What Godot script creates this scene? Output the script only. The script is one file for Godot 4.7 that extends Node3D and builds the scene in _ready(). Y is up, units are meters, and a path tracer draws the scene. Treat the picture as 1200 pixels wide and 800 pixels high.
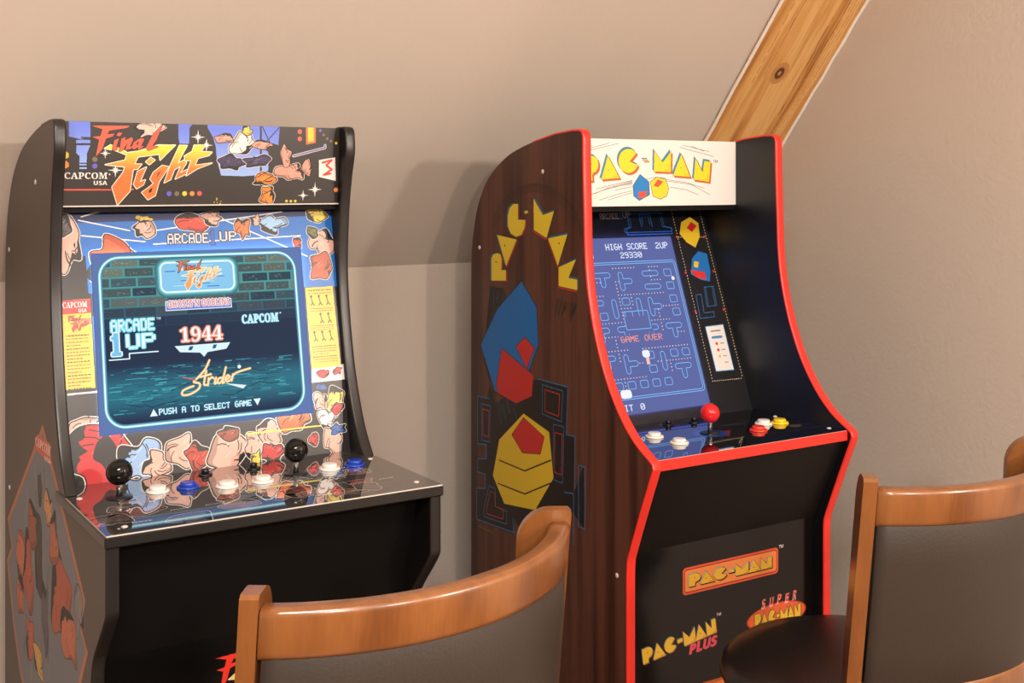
extends Node3D
# An attic games corner: two arcade cabinets against a low wall under a sloping ceiling, two bar stools in front.
# World axes: x along the low wall, z out into the room, y up, metres.

const EYE := 1.40
const W := 0.483            # cabinet width
const T := 0.016            # side panel thickness
const WALL_Z := -2.34       # face of the low wall
const GABLE_X := 2.136      # face of the gable wall
const KNEE := 1.219         # height of the low wall
const SLOPE := 1.21         # rise of the sloping ceiling per metre
const CEIL := 2.75
const EXPOSURE := 1.0

var rng := RandomNumberGenerator.new()
var M := {}
var serif_bold: SystemFont
var sans_bold: SystemFont
var sans: SystemFont


func _ready() -> void:
	rng.seed = 7
	# ---- camera
	var cam := Camera3D.new()
	cam.name = "camera"
	cam.projection = Camera3D.PROJECTION_FRUSTUM
	cam.near = 0.1
	cam.far = 60.0
	var focal := 1415.87
	cam.size = 800.0 / focal * cam.near
	cam.frustum_offset = Vector2(0, -(400.0 - 213.31) / focal * cam.near)
	cam.position = Vector3(0, EYE, 0)
	cam.rotation.y = -deg_to_rad(32.7213)
	add_child(cam)
	cam.current = true
	# ---- environment
	var env := Environment.new()
	env.background_mode = Environment.BG_COLOR
	env.background_color = Color(0.02, 0.02, 0.02)
	env.ambient_light_source = Environment.AMBIENT_SOURCE_DISABLED
	env.tonemap_mode = Environment.TONE_MAPPER_LINEAR
	env.tonemap_exposure = EXPOSURE
	env.sdfgi_enabled = true
	env.ssao_enabled = true
	env.ssil_enabled = true
	var we := WorldEnvironment.new()
	we.name = "environment"
	we.environment = env
	add_child(we)
	# ---- room pendants behind the camera, then an added fill panel and unseen spot
	pendant(Vector3(0.04, 1.8, 0.75), 1.35, "glass globe pendant lamp hanging over the middle of the room")
	pendant(Vector3(0.9, 1.82, 0.75), 1.3, "glass globe pendant lamp hanging between two other globes")
	pendant(Vector3(1.75, 1.8, 0.65), 2.0, "glass globe pendant lamp hanging next to the gable wall")
	fill_panel(Vector3(-0.4, CEIL, 0.6), 9.5)
	unseen_spot(Vector3(-1.08, 1.94, 0.08), Vector3(-0.07, 2.23, -1.5), 22.0, 1.7)
	# ---- fonts and materials
	serif_bold = font("Droid Serif", 700)
	sans_bold = font("Droid Sans", 700)
	sans = font("Droid Sans", 400)
	materials()
	room()
	black_cabinet()
	woodgrain_cabinet()
	stools()


# ------------------------------------------------------------------ helpers
func font(family: String, weight: int) -> SystemFont:
	var f := SystemFont.new()
	f.font_names = PackedStringArray([family])
	f.font_weight = weight
	return f


func mat(color: Color, rough := 0.6, metal := 0.0) -> StandardMaterial3D:
	var m := StandardMaterial3D.new()
	m.albedo_color = color
	m.roughness = rough
	m.metallic = metal
	return m


func tex_mat(im: Image, rough := 0.5) -> StandardMaterial3D:
	var m := mat(Color.WHITE, rough)
	m.albedo_texture = ImageTexture.create_from_image(im)
	m.texture_repeat = false
	return m


func rgb(r: int, g: int, b: int) -> Color:
	return Color8(r, g, b)


func pv(a: Array) -> PackedVector2Array:
	var r := PackedVector2Array()
	for i in range(0, a.size(), 2):
		r.append(Vector2(a[i], a[i + 1]))
	return r


func numbered(called: String, parent: Node) -> String:
	if not parent.has_node(called):
		return called
	var n := 1
	while parent.has_node("%s_%03d" % [called, n]):
		n += 1
	return "%s_%03d" % [called, n]


func thing(called: String, label: String, category: String, at: Vector3, turn := 0.0, group := "") -> Node3D:
	var o := Node3D.new()
	o.name = numbered(called, self)
	add_child(o, true)
	o.position = at
	o.rotation.y = turn
	o.set_meta("label", label)
	o.set_meta("category", category)
	if group:
		o.set_meta("group", group)
	return o


func obj(called: String, mesh: Mesh, parent: Node = self, m: Material = null) -> MeshInstance3D:
	var o := MeshInstance3D.new()
	o.name = numbered(called, parent)
	o.mesh = mesh
	if m:
		o.material_override = m
	parent.add_child(o, true)
	return o


func structure(called: String, mesh: Mesh, m: Material, label := "") -> MeshInstance3D:
	var o := obj(called, mesh, self, m)
	o.set_meta("kind", "structure")
	if label:
		o.set_meta("label", label)
	return o


func start(smooth := false) -> SurfaceTool:
	var st := SurfaceTool.new()
	st.begin(Mesh.PRIMITIVE_TRIANGLES)
	st.set_smooth_group(0 if smooth else -1)
	return st


func finish(st: SurfaceTool, into: ArrayMesh = null, m: Material = null) -> ArrayMesh:
	st.generate_normals()
	var a := st.commit(into)
	if m:
		a.surface_set_material(a.get_surface_count() - 1, m)
	return a


func tri(st: SurfaceTool, a: Vector3, b: Vector3, c: Vector3, out_dir: Vector3, ua := Vector2.ZERO, ub := Vector2.ZERO, uc := Vector2.ZERO) -> void:
	# winds the face so that it looks along out_dir (front faces run clockwise)
	if (b - a).cross(c - a).dot(out_dir) > 0.0:
		var t := b
		b = c
		c = t
		var u := ub
		ub = uc
		uc = u
	st.set_uv(ua)
	st.add_vertex(a)
	st.set_uv(ub)
	st.add_vertex(b)
	st.set_uv(uc)
	st.add_vertex(c)


func quad(st: SurfaceTool, a: Vector3, b: Vector3, c: Vector3, d: Vector3, out_dir: Vector3, uv := true) -> void:
	if uv:
		tri(st, a, b, c, out_dir, Vector2(0, 0), Vector2(1, 0), Vector2(1, 1))
		tri(st, a, c, d, out_dir, Vector2(0, 0), Vector2(1, 1), Vector2(0, 1))
	else:
		tri(st, a, b, c, out_dir)
		tri(st, a, c, d, out_dir)


func add_box(st: SurfaceTool, lo: Vector3, hi: Vector3, bevel := 0.0) -> void:
	if bevel <= 0.0:
		var v := [Vector3(lo.x, lo.y, lo.z), Vector3(hi.x, lo.y, lo.z), Vector3(hi.x, hi.y, lo.z), Vector3(lo.x, hi.y, lo.z), Vector3(lo.x, lo.y, hi.z), Vector3(hi.x, lo.y, hi.z), Vector3(hi.x, hi.y, hi.z), Vector3(lo.x, hi.y, hi.z)]
		for q in [[0, 1, 2, 3, Vector3.FORWARD], [4, 5, 6, 7, Vector3.BACK], [0, 1, 5, 4, Vector3.DOWN], [3, 2, 6, 7, Vector3.UP], [0, 3, 7, 4, Vector3.LEFT], [1, 2, 6, 5, Vector3.RIGHT]]:
			quad(st, v[q[0]], v[q[1]], v[q[2]], v[q[3]], q[4])
		return
	# a chamfered box: six inset faces, twelve edge strips, eight corners
	var c := (lo + hi) / 2
	var h := (hi - lo) / 2
	var b := minf(bevel, minf(h.x, minf(h.y, h.z)) * 0.9)
	for ax in 3:
		var u := (ax + 1) % 3
		var w := (ax + 2) % 3
		for s: float in [-1.0, 1.0]:
			var p := []
			for q in [[-1, -1], [1, -1], [1, 1], [-1, 1]]:
				var e := Vector3.ZERO
				e[ax] = s * h[ax]
				e[u] = q[0] * (h[u] - b)
				e[w] = q[1] * (h[w] - b)
				p.append(c + e)
			var n := Vector3.ZERO
			n[ax] = s
			quad(st, p[0], p[1], p[2], p[3], n)
			for s2: float in [-1.0, 1.0]:
				var g := []
				for q in [[0, -1], [0, 1], [1, 1], [1, -1]]:
					var e := Vector3.ZERO
					e[ax] = s * (h[ax] - (b if q[0] == 1 else 0.0))
					e[u] = s2 * (h[u] - (b if q[0] == 0 else 0.0))
					e[w] = q[1] * (h[w] - b)
					g.append(c + e)
				var n2 := Vector3.ZERO
				n2[ax] = s
				n2[u] = s2
				quad(st, g[0], g[1], g[2], g[3], n2)
	for sx: float in [-1.0, 1.0]:
		for sy: float in [-1.0, 1.0]:
			for sz: float in [-1.0, 1.0]:
				var k := Vector3(sx, sy, sz)
				tri(st, c + k * Vector3(h.x, h.y - b, h.z - b), c + k * Vector3(h.x - b, h.y, h.z - b), c + k * Vector3(h.x - b, h.y - b, h.z), k)


func box(lo: Vector3, hi: Vector3, bevel := 0.0) -> ArrayMesh:
	var st := start()
	add_box(st, lo, hi, bevel)
	return finish(st)


func extrude(profile: PackedVector2Array, x0: float, x1: float, uv_size := Vector2.ONE, uv_at := Vector2.ZERO, face: Material = null, body: Material = null) -> ArrayMesh:
	# profile holds (z, y); caps look along -x and +x. The -x cap may carry a print.
	var idx := Geometry2D.triangulate_polygon(profile)
	var mesh := ArrayMesh.new()
	var st := start()
	var other := start()
	for i in range(0, idx.size(), 3):
		var p := [profile[idx[i]], profile[idx[i + 1]], profile[idx[i + 2]]]
		var uv := []
		for k in 3:
			uv.append(Vector2((p[k].x - uv_at.x) / uv_size.x, (uv_at.y - p[k].y) / uv_size.y))
		tri(st, Vector3(x0, p[0].y, p[0].x), Vector3(x0, p[1].y, p[1].x), Vector3(x0, p[2].y, p[2].x), Vector3.LEFT, uv[0], uv[1], uv[2])
		tri(other, Vector3(x1, p[0].y, p[0].x), Vector3(x1, p[1].y, p[1].x), Vector3(x1, p[2].y, p[2].x), Vector3.RIGHT, uv[0], uv[1], uv[2])
	var turn := -1.0 if Geometry2D.is_polygon_clockwise(profile) else 1.0
	for i in profile.size():
		var a := profile[i]
		var b := profile[(i + 1) % profile.size()]
		var n := Vector3(0, -(b.x - a.x), b.y - a.y) * turn
		quad(other, Vector3(x0, a.y, a.x), Vector3(x1, a.y, a.x), Vector3(x1, b.y, b.x), Vector3(x0, b.y, b.x), n, false)
	mesh = finish(st, mesh, face)
	return finish(other, mesh, body)


func ribbon(path: PackedVector2Array, x0: float, x1: float, thick: float) -> ArrayMesh:
	# a rounded strip bent along a (z, y) path, lying on its outer side
	var st := start(true)
	var rows := []
	for i in path.size():
		var t := (path[mini(i + 1, path.size() - 1)] - path[maxi(i - 1, 0)]).normalized()
		var n := Vector2(-t.y, t.x)
		var row := []
		for k in [[0.0, -0.5], [0.0, 0.55], [0.13, 0.9], [0.3, 1.0], [0.7, 1.0], [0.87, 0.9], [1.0, 0.55], [1.0, -0.5]]:
			var p: Vector2 = path[i] + n * thick * k[1]
			row.append(Vector3(lerpf(x0, x1, k[0]), p.y, p.x))
		rows.append(row)
	for i in rows.size() - 1:
		for k in rows[i].size() - 1:
			var mid: Vector2 = (path[i] + path[i + 1]) / 2
			var t := path[i + 1] - path[i]
			var n := Vector3((float(k) - 3.0) * 0.3, t.x, -t.y)
			n = Vector3((float(k) - 3.0) * 0.3 * t.length(), t.x, -t.y)
			quad(st, rows[i][k], rows[i][k + 1], rows[i + 1][k + 1], rows[i + 1][k], n, false)
	return finish(st)


func lathe(profile: Array, segments := 40) -> ArrayMesh:
	# profile: Vector2(radius, height) from bottom to top
	var st := start(true)
	for i in profile.size() - 1:
		for k in segments:
			var a0 := TAU * k / segments
			var a1 := TAU * (k + 1) / segments
			var p: Vector2 = profile[i]
			var q: Vector2 = profile[i + 1]
			var n := Vector3(cos((a0 + a1) / 2) * (q.y - p.y), -(q.x - p.x), sin((a0 + a1) / 2) * (q.y - p.y))
			var v := [Vector3(p.x * cos(a0), p.y, p.x * sin(a0)), Vector3(p.x * cos(a1), p.y, p.x * sin(a1)), Vector3(q.x * cos(a1), q.y, q.x * sin(a1)), Vector3(q.x * cos(a0), q.y, q.x * sin(a0))]
			if p.x > 0.00001:
				tri(st, v[0], v[1], v[2] if q.x > 0.00001 else v[3], n)
			if q.x > 0.00001:
				tri(st, v[0], v[2], v[3], n)
	return finish(st)


func sweep(centers: Array, ups: Array, outs: Array, section: Array, cap := true, along := 1.0) -> ArrayMesh:
	# section: Vector2(out, up) ring carried along the centers; uv.x runs along, uv.y around
	var st := start(true)
	var rings := []
	var len := [0.0]
	for i in centers.size():
		var ring := []
		for s: Vector2 in section:
			ring.append(centers[i] + outs[i] * s.x + ups[i] * s.y)
		rings.append(ring)
		if i:
			len.append(len[i - 1] + centers[i].distance_to(centers[i - 1]))
	var n := section.size()
	for i in centers.size() - 1:
		var mid: Vector3 = (centers[i] + centers[i + 1]) / 2
		for k in n:
			var j := (k + 1) % n
			var c: Vector3 = (rings[i][k] + rings[i][j] + rings[i + 1][k] + rings[i + 1][j]) / 4
			var u0 := Vector2(len[i] * along, float(k) / n)
			var u1 := Vector2(len[i + 1] * along, float(k) / n)
			var u2 := Vector2(len[i + 1] * along, float(k + 1) / n)
			var u3 := Vector2(len[i] * along, float(k + 1) / n)
			tri(st, rings[i][k], rings[i + 1][k], rings[i + 1][j], c - mid, u0, u1, u2)
			tri(st, rings[i][k], rings[i + 1][j], rings[i][j], c - mid, u0, u2, u3)
	if cap:
		for e in [0, centers.size() - 1]:
			var dir: Vector3 = (centers[0] - centers[1]) if e == 0 else (centers[e] - centers[e - 1])
			for k in n:
				tri(st, centers[e], rings[e][k], rings[e][(k + 1) % n], dir)
	return finish(st)


func round_section(w: float, h: float, r: float, steps := 3) -> Array:
	var s := []
	for q in [[1, 1, 0.0], [-1, 1, PI / 2], [-1, -1, PI], [1, -1, PI * 1.5]]:
		for k in steps + 1:
			var a: float = q[2] + PI / 2 * k / steps
			s.append(Vector2(q[0] * (w / 2 - r) + r * cos(a), q[1] * (h / 2 - r) + r * sin(a)))
	return s


func smooth_path(p: PackedVector2Array, steps := 5) -> PackedVector2Array:
	var r := PackedVector2Array()
	for i in p.size() - 1:
		var a := p[maxi(i - 1, 0)]
		var d := p[mini(i + 2, p.size() - 1)]
		for k in steps:
			r.append(p[i].cubic_interpolate(p[i + 1], a, d, float(k) / steps))
	r.append(p[p.size() - 1])
	return r


func panel(o: Vector3, ex: Vector3, ey: Vector3, thick: float, front: Material, body: Material) -> ArrayMesh:
	# a board whose printed face starts at o and runs ex to the right and ey down
	var n := ey.cross(ex).normalized()
	var k := n * -thick
	var mesh := ArrayMesh.new()
	var st := start()
	quad(st, o, o + ex, o + ex + ey, o + ey, n)
	mesh = finish(st, mesh, front)
	st = start()
	quad(st, o + k, o + ex + k, o + ex + ey + k, o + ey + k, -n)
	quad(st, o, o + ex, o + ex + k, o + k, -ey)
	quad(st, o + ey, o + ex + ey, o + ex + ey + k, o + ey + k, ey)
	quad(st, o, o + ey, o + ey + k, o + k, -ex)
	quad(st, o + ex, o + ex + ey, o + ex + ey + k, o + ex + k, ex)
	return finish(st, mesh, body)


# ------------------------------------------------------------------ a small drawing board for flat print
class Board:
	var im: Image
	var s: float
	var xf := Transform2D()

	func _init(w: float, h: float, scale: float, bg: Color) -> void:
		s = scale
		im = Image.create(int(w * scale), int(h * scale), false, Image.FORMAT_RGBA8)
		im.fill(bg)

	func poly(pts: PackedVector2Array, col: Color, col2 := Color(0, 0, 0, 0), y0 := 0.0, y1 := 1.0) -> void:
		var p := PackedVector2Array()
		var lo := 1e9
		var hi := -1e9
		for q in pts:
			var v := xf * q * s
			p.append(v)
			lo = minf(lo, v.y)
			hi = maxf(hi, v.y)
		var n := p.size()
		var ya := (xf * Vector2(0, y0)).y * s
		var yb := (xf * Vector2(0, y1)).y * s
		for y in range(maxi(0, int(ceil(lo - 0.5))), mini(im.get_height() - 1, int(floor(hi - 0.5))) + 1):
			var yc := y + 0.5
			var xs := PackedFloat32Array()
			for i in n:
				var a := p[i]
				var b := p[(i + 1) % n]
				if (a.y <= yc) != (b.y <= yc):
					xs.append(a.x + (yc - a.y) / (b.y - a.y) * (b.x - a.x))
			xs.sort()
			var c := col if col2.a == 0.0 else col.lerp(col2, clampf((yc - ya) / (yb - ya), 0, 1))
			for i in range(0, xs.size() - 1, 2):
				var x0 := int(round(xs[i]))
				var x1 := int(round(xs[i + 1]))
				if x1 > x0:
					im.fill_rect(Rect2i(x0, y, x1 - x0, 1), c)

	func disc(c: Vector2, r: float, col: Color, ry := -1.0, n := 20) -> void:
		var p := PackedVector2Array()
		for k in n:
			p.append(c + Vector2(cos(TAU * k / n) * r, sin(TAU * k / n) * (r if ry < 0.0 else ry)))
		poly(p, col)

	func rect(x: float, y: float, w: float, h: float, col: Color) -> void:
		poly(PackedVector2Array([Vector2(x, y), Vector2(x + w, y), Vector2(x + w, y + h), Vector2(x, y + h)]), col)

	func line(pts: PackedVector2Array, w: float, col: Color, closed := false) -> void:
		var n := pts.size()
		for i in (n if closed else n - 1):
			var a := pts[i]
			var b := pts[(i + 1) % n]
			if a.distance_to(b) < 0.001:
				continue
			var t := (b - a).normalized() * w / 2
			var o := Vector2(-t.y, t.x)
			poly(PackedVector2Array([a + o, b + o, b - o, a - o]), col)
			if w * s > 1.6:
				disc(a, w / 2, col, -1.0, 10)
				disc(b, w / 2, col, -1.0, 10)

	func round_rect(x: float, y: float, w: float, h: float, r: float) -> PackedVector2Array:
		var p := PackedVector2Array()
		for q in [[x + w - r, y + r, -PI / 2], [x + w - r, y + h - r, 0.0], [x + r, y + h - r, PI / 2], [x + r, y + r, PI]]:
			for k in 9:
				var a: float = q[2] + PI / 2 * k / 8
				p.append(Vector2(q[0] + r * cos(a), q[1] + r * sin(a)))
		return p

	func star(c: Vector2, r: float, col: Color) -> void:
		for k in 4:
			var a := PI / 2 * k
			var d := Vector2(cos(a), sin(a))
			var o := Vector2(-d.y, d.x)
			poly(PackedVector2Array([c + d * r, c + o * r * 0.12, c - o * r * 0.12]), col)
			d = d.rotated(PI / 4)
			o = Vector2(-d.y, d.x)
			poly(PackedVector2Array([c + d * r * 0.5, c + o * r * 0.12, c - o * r * 0.12]), col)


var text_cache := {}


func text_shape(words: String, f: Font) -> Array:
	# triangles of the words, with their box moved to the unit square, y down
	var key := words + str(f.get_instance_id())
	if text_cache.has(key):
		return text_cache[key]
	var tm := TextMesh.new()
	tm.text = words
	tm.font = f
	tm.font_size = 64
	tm.pixel_size = 0.01
	tm.depth = 0.0
	tm.curve_step = 2.0
	var a := tm.surface_get_arrays(0)
	var v: PackedVector3Array = a[Mesh.ARRAY_VERTEX]
	var idx: PackedInt32Array = a[Mesh.ARRAY_INDEX] if a[Mesh.ARRAY_INDEX] != null else PackedInt32Array(range(v.size()))
	var lo := Vector2(1e9, 1e9)
	var hi := -lo
	for p in v:
		lo = lo.min(Vector2(p.x, p.y))
		hi = hi.max(Vector2(p.x, p.y))
	var r := []
	for i in range(0, idx.size(), 3):
		var t := PackedVector2Array()
		for k in 3:
			var p := v[idx[i + k]]
			t.append(Vector2((p.x - lo.x) / (hi.x - lo.x), (hi.y - p.y) / (hi.y - lo.y)))
		r.append(t)
	text_cache[key] = r
	return r


func write(bd: Board, words: String, f: Font, x: float, y: float, w: float, h: float, col: Color, skew := 0.0, rise := 0.0) -> void:
	# words stretched into the box; skew leans them, rise lifts the far end
	for t: PackedVector2Array in text_shape(words, f):
		var q := PackedVector2Array()
		for p in t:
			q.append(Vector2(x + p.x * w + (1.0 - p.y) * skew, y + p.y * h - p.x * rise))
		bd.poly(q, col)


func write_edged(bd: Board, words: String, f: Font, x: float, y: float, w: float, h: float, col: Color, edge: Color, e: float, skew := 0.0, rise := 0.0) -> void:
	for k in 8:
		var d := Vector2(cos(TAU * k / 8), sin(TAU * k / 8)) * e
		write(bd, words, f, x + d.x, y + d.y, w, h, edge, skew, rise)
	write(bd, words, f, x, y, w, h, col, skew, rise)


# 5 x 7 dot letters for words on screens, one number per row
const DOTS := {
	"A": [14, 17, 17, 31, 17, 17, 17], "C": [14, 17, 16, 16, 16, 17, 14], "D": [30, 17, 17, 17, 17, 17, 30], "E": [31, 16, 16, 30, 16, 16, 31],
	"G": [14, 16, 16, 23, 17, 17, 14], "H": [17, 17, 17, 31, 17, 17, 17], "I": [14, 4, 4, 4, 4, 4, 14], "L": [16, 16, 16, 16, 16, 16, 31],
	"M": [17, 27, 31, 21, 17, 17, 17], "N": [17, 25, 25, 21, 19, 19, 17], "O": [14, 17, 17, 17, 17, 17, 14], "P": [30, 17, 17, 30, 16, 16, 16],
	"R": [30, 17, 17, 30, 20, 18, 17], "S": [15, 16, 16, 14, 1, 1, 30], "T": [31, 4, 4, 4, 4, 4, 4], "U": [17, 17, 17, 17, 17, 17, 14],
	"V": [17, 17, 17, 17, 17, 10, 4], "B": [30, 17, 17, 30, 17, 17, 30], "'": [4, 4, 8, 0, 0, 0, 0], "1": [12, 28, 12, 12, 12, 12, 30],
	"0": [14, 17, 19, 21, 25, 17, 14], "2": [14, 17, 1, 6, 8, 16, 31], "3": [30, 1, 1, 14, 1, 1, 30], "4": [2, 6, 10, 18, 31, 2, 2], "9": [14, 17, 17, 15, 1, 1, 14]}


func dot_write(bd: Board, words: String, x: float, y: float, w: float, h: float, col: Color, bold := 1.15) -> void:
	var cell := Vector2(w / (words.length() * 6.0 - 1.0), h / 7.0)
	for i in words.length():
		var g = DOTS.get(words[i])
		if g == null:
			continue
		for r in 7:
			for c in 5:
				if int(g[r]) & (16 >> c):
					bd.rect(x + (i * 6 + c) * cell.x, y + r * cell.y, cell.x * bold, cell.y * 1.05, col)


func dot_edged(bd: Board, words: String, x: float, y: float, w: float, h: float, col: Color, edge: Color, e: float) -> void:
	for k in 8:
		dot_write(bd, words, x + cos(TAU * k / 8) * e, y + sin(TAU * k / 8) * e, w, h, edge)
	dot_write(bd, words, x, y, w, h, col)


func patch(bd: Board, c: Vector2, rx: float, ry: float, col: Color, seed_n: int, ink := 1.0, points := 11) -> void:
	# an irregular inked colour patch, the plain stand-in for drawn artwork
	var r := RandomNumberGenerator.new()
	r.seed = seed_n
	var p := PackedVector2Array()
	for k in points:
		var a := TAU * (k + r.randf_range(-0.3, 0.3)) / points
		var q := r.randf_range(0.6, 1.2)
		p.append(c + Vector2(cos(a) * rx, sin(a) * ry) * q)
	p.append(p[0])
	p.append(p[1])
	var sm := smooth_path(p, 4)
	if ink > 1.15:
		bd.line(sm, ink * 2.6, rgb(222, 214, 206))
	bd.poly(sm, col)
	if ink > 0.0:
		# a solid ink area along part of the outline, then hatching and folds
		var n := sm.size()
		var from := r.randi() % n
		var span := int(n * r.randf_range(0.22, 0.4))
		var q := PackedVector2Array()
		for k in span:
			q.append(sm[(from + k) % n])
		for k in span:
			var f := sin(PI * k / maxf(1.0, span - 1.0))
			q.append(sm[(from + span - 1 - k) % n].lerp(c, 0.06 + f * r.randf_range(0.25, 0.55)))
		bd.poly(q, rgb(24, 21, 23))
		var from2 := (from + n / 2) % n
		q = PackedVector2Array()
		for k in span:
			q.append(sm[(from2 + k) % n])
		for k in span:
			var f := sin(PI * k / maxf(1.0, span - 1.0))
			q.append(sm[(from2 + span - 1 - k) % n].lerp(c, 0.03 + f * 0.3))
		bd.poly(q, col.darkened(0.22))
		bd.line(sm, ink, rgb(18, 16, 18))
		for k in 5:
			var a := r.randf() * TAU
			var f := PackedVector2Array()
			for i in 4:
				f.append(c + Vector2(cos(a + i * 0.28) * rx, sin(a + i * 0.28) * ry) * (0.78 - i * 0.14))
			bd.line(f, ink * 0.75, rgb(18, 16, 18))
		for k in 4:
			var o := c + Vector2(r.randf_range(-0.4, 0.4) * rx, r.randf_range(-0.4, 0.4) * ry)
			bd.line(PackedVector2Array([o, o + Vector2(rx, -ry) * 0.22]), ink * 0.6, col.lightened(0.3))


func shards(bd: Board, x: float, y: float, w: float, h: float, cols: Array, count: int, seed_n: int, size: float, ink := 0.9) -> void:
	var r := RandomNumberGenerator.new()
	r.seed = seed_n
	for k in count:
		patch(bd, Vector2(x + r.randf() * w, y + r.randf() * h), size * r.randf_range(0.5, 1.1), size * r.randf_range(0.4, 0.9), cols[k % cols.size()], seed_n * 100 + k, ink, 6 + k % 5)


# ------------------------------------------------------------------ the slanted brush lettering in two words
func brush_top() -> Array:
	return [
		pv([43.4,5.7,100.8,4.5,95.8,7.9,69.5,12.6,66.5,18.1,77.6,17.2,74.7,21.4,64.6,24.7,59.9,40.2,50.1,52.6,54.7,26.9,44.6,22.6,56.6,21.1,59.4,10.8]),
		pv([83.3,15,89.2,15.9,85.4,21,80.1,20]),
		pv([77.4,26.9,84.2,24.3,79.6,38,83.6,36.7,80.1,42.1,74.4,42.2]),
		pv([87.9,24.6,94,22,92.8,27.4,103.4,21.8,105.5,25.5,100.4,37.3,105.3,35.5,102.5,39.7,93.9,41.9,97.8,29.4,91,41.1,85,44.1]),
		pv([106.8,29.7,115.8,23.7,122.9,24,117.3,36.2,122.2,35.3,118.6,39.1,112.8,40.4,114.4,36.2,107,40.9,103.7,37.6]),
		pv([150.7,1.1,134.5,19.5,125.6,37.3,128.6,42.3,144,36.2,135.2,35,141.7,24.4]),
	]


func brush_bottom() -> Array:
	return [
		pv([62.9,39.9,71.8,34.4,92.3,43.2,96.8,46,112.8,43.7,143.9,33.6,171.1,33.2,147.7,56.8,146.3,47.5,113.4,52.1,108.2,63.4,119.4,63.3,113.3,70.9,106.3,71.8,101.9,105.2,83.5,126.3,74.9,98.8,91.2,76.4,93.9,67.7,64.3,64.6,93.8,57.7,96.5,49.4,78,42.2]),
		pv([133,52.7,139.7,56.8,131.1,64.1,125.6,59.9]),
		pv([113.4,74.7,126.6,67.9,117,91,125.2,87.6,122.5,95.2,112.2,101.4,107.5,94.7]),
		pv([137.6,76.2,151.3,65.2,161.9,67.2,147.1,90.1,145.5,95.2,141.2,112.1,130,118.7,120.2,107.3,131.7,99,138.7,92.7,136.2,91,132.7,86.3]),
		pv([177.9,33.5,190,33.3,175.1,62,185.7,56.4,189.7,60.6,179.2,77.3,191.2,71.3,188.7,78.6,172.1,86.3,180.7,65.4,170.5,71.4,164.9,87.1,154.8,92.2,164.4,64.2]),
		pv([201.2,32.7,219.6,32.4,212.3,42.4,230.4,43.4,225.2,48.7,207.8,53.2,202.8,64.8,230.8,60.7,206.4,70.3,189.6,81.1,196.9,56.3,187,57.7,186,50,198.4,42.6]),
	]


func brush_logo(bd: Board, place: Transform2D, red: Color, gold: Color, orange: Color, edge: Color, e := 2.2) -> void:
	bd.xf = place
	for p: PackedVector2Array in brush_bottom():
		bd.line(p, e, edge, true)
	for p: PackedVector2Array in brush_bottom():
		bd.poly(p, gold, orange, 42.0, 76.0)
	bd.poly(pv([144.8,77.5,150.6,71.9,142.8,85.1]), rgb(30, 26, 26))
	bd.poly(pv([131,104,137.2,99.4,134.8,106.6,131.5,108.6]), rgb(30, 26, 26))
	for p: PackedVector2Array in brush_top():
		bd.line(p, e * 0.8, rgb(32, 26, 26), true)
	for p: PackedVector2Array in brush_top():
		bd.poly(p, red)
	bd.poly(pv([110.2,31.7,115,27.4,112.7,34.6]), rgb(32, 26, 26))
	bd.xf = Transform2D()


func fit(from: Rect2, to: Rect2, lean := 0.0) -> Transform2D:
	var sx := to.size.x / from.size.x
	var sy := to.size.y / from.size.y
	return Transform2D(Vector2(sx, lean * sx), Vector2(0, sy), to.position - Vector2(from.position.x * sx, from.position.y * sy + from.position.x * lean * sx))


# ------------------------------------------------------------------ the chunky block lettering of the red-edged cabinet
func block_letter(ch: String) -> PackedVector2Array:
	if ch == "P":
		return pv([0, 0.02, 0.5, 0, 0.75, 0.05, 0.92, 0.18, 0.98, 0.36, 0.92, 0.54, 0.78, 0.66, 0.6, 0.7, 0.52, 0.78, 0.52, 1, 0, 1])
	if ch == "A":
		return pv([0.42, 0, 1, 1, 0, 1])
	if ch == "M":
		return pv([0, 0, 0.5, 0.55, 1, 0, 1, 1, 0, 1])
	if ch == "N":
		return pv([0, 0, 0.54, 0.6, 0.58, 0.06, 1, 0.06, 1, 1, 0, 1])
	if ch == "C":
		var p := PackedVector2Array([Vector2(0.56, 0.52)])
		for k in 25:
			var a := deg_to_rad(lerpf(22.0, 322.0, k / 24.0))
			p.append(Vector2(0.5 + 0.5 * cos(a), 0.5 + 0.5 * sin(a)))
		return p
	return pv([0, 0, 1, 0, 1, 1, 0, 1])


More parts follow.
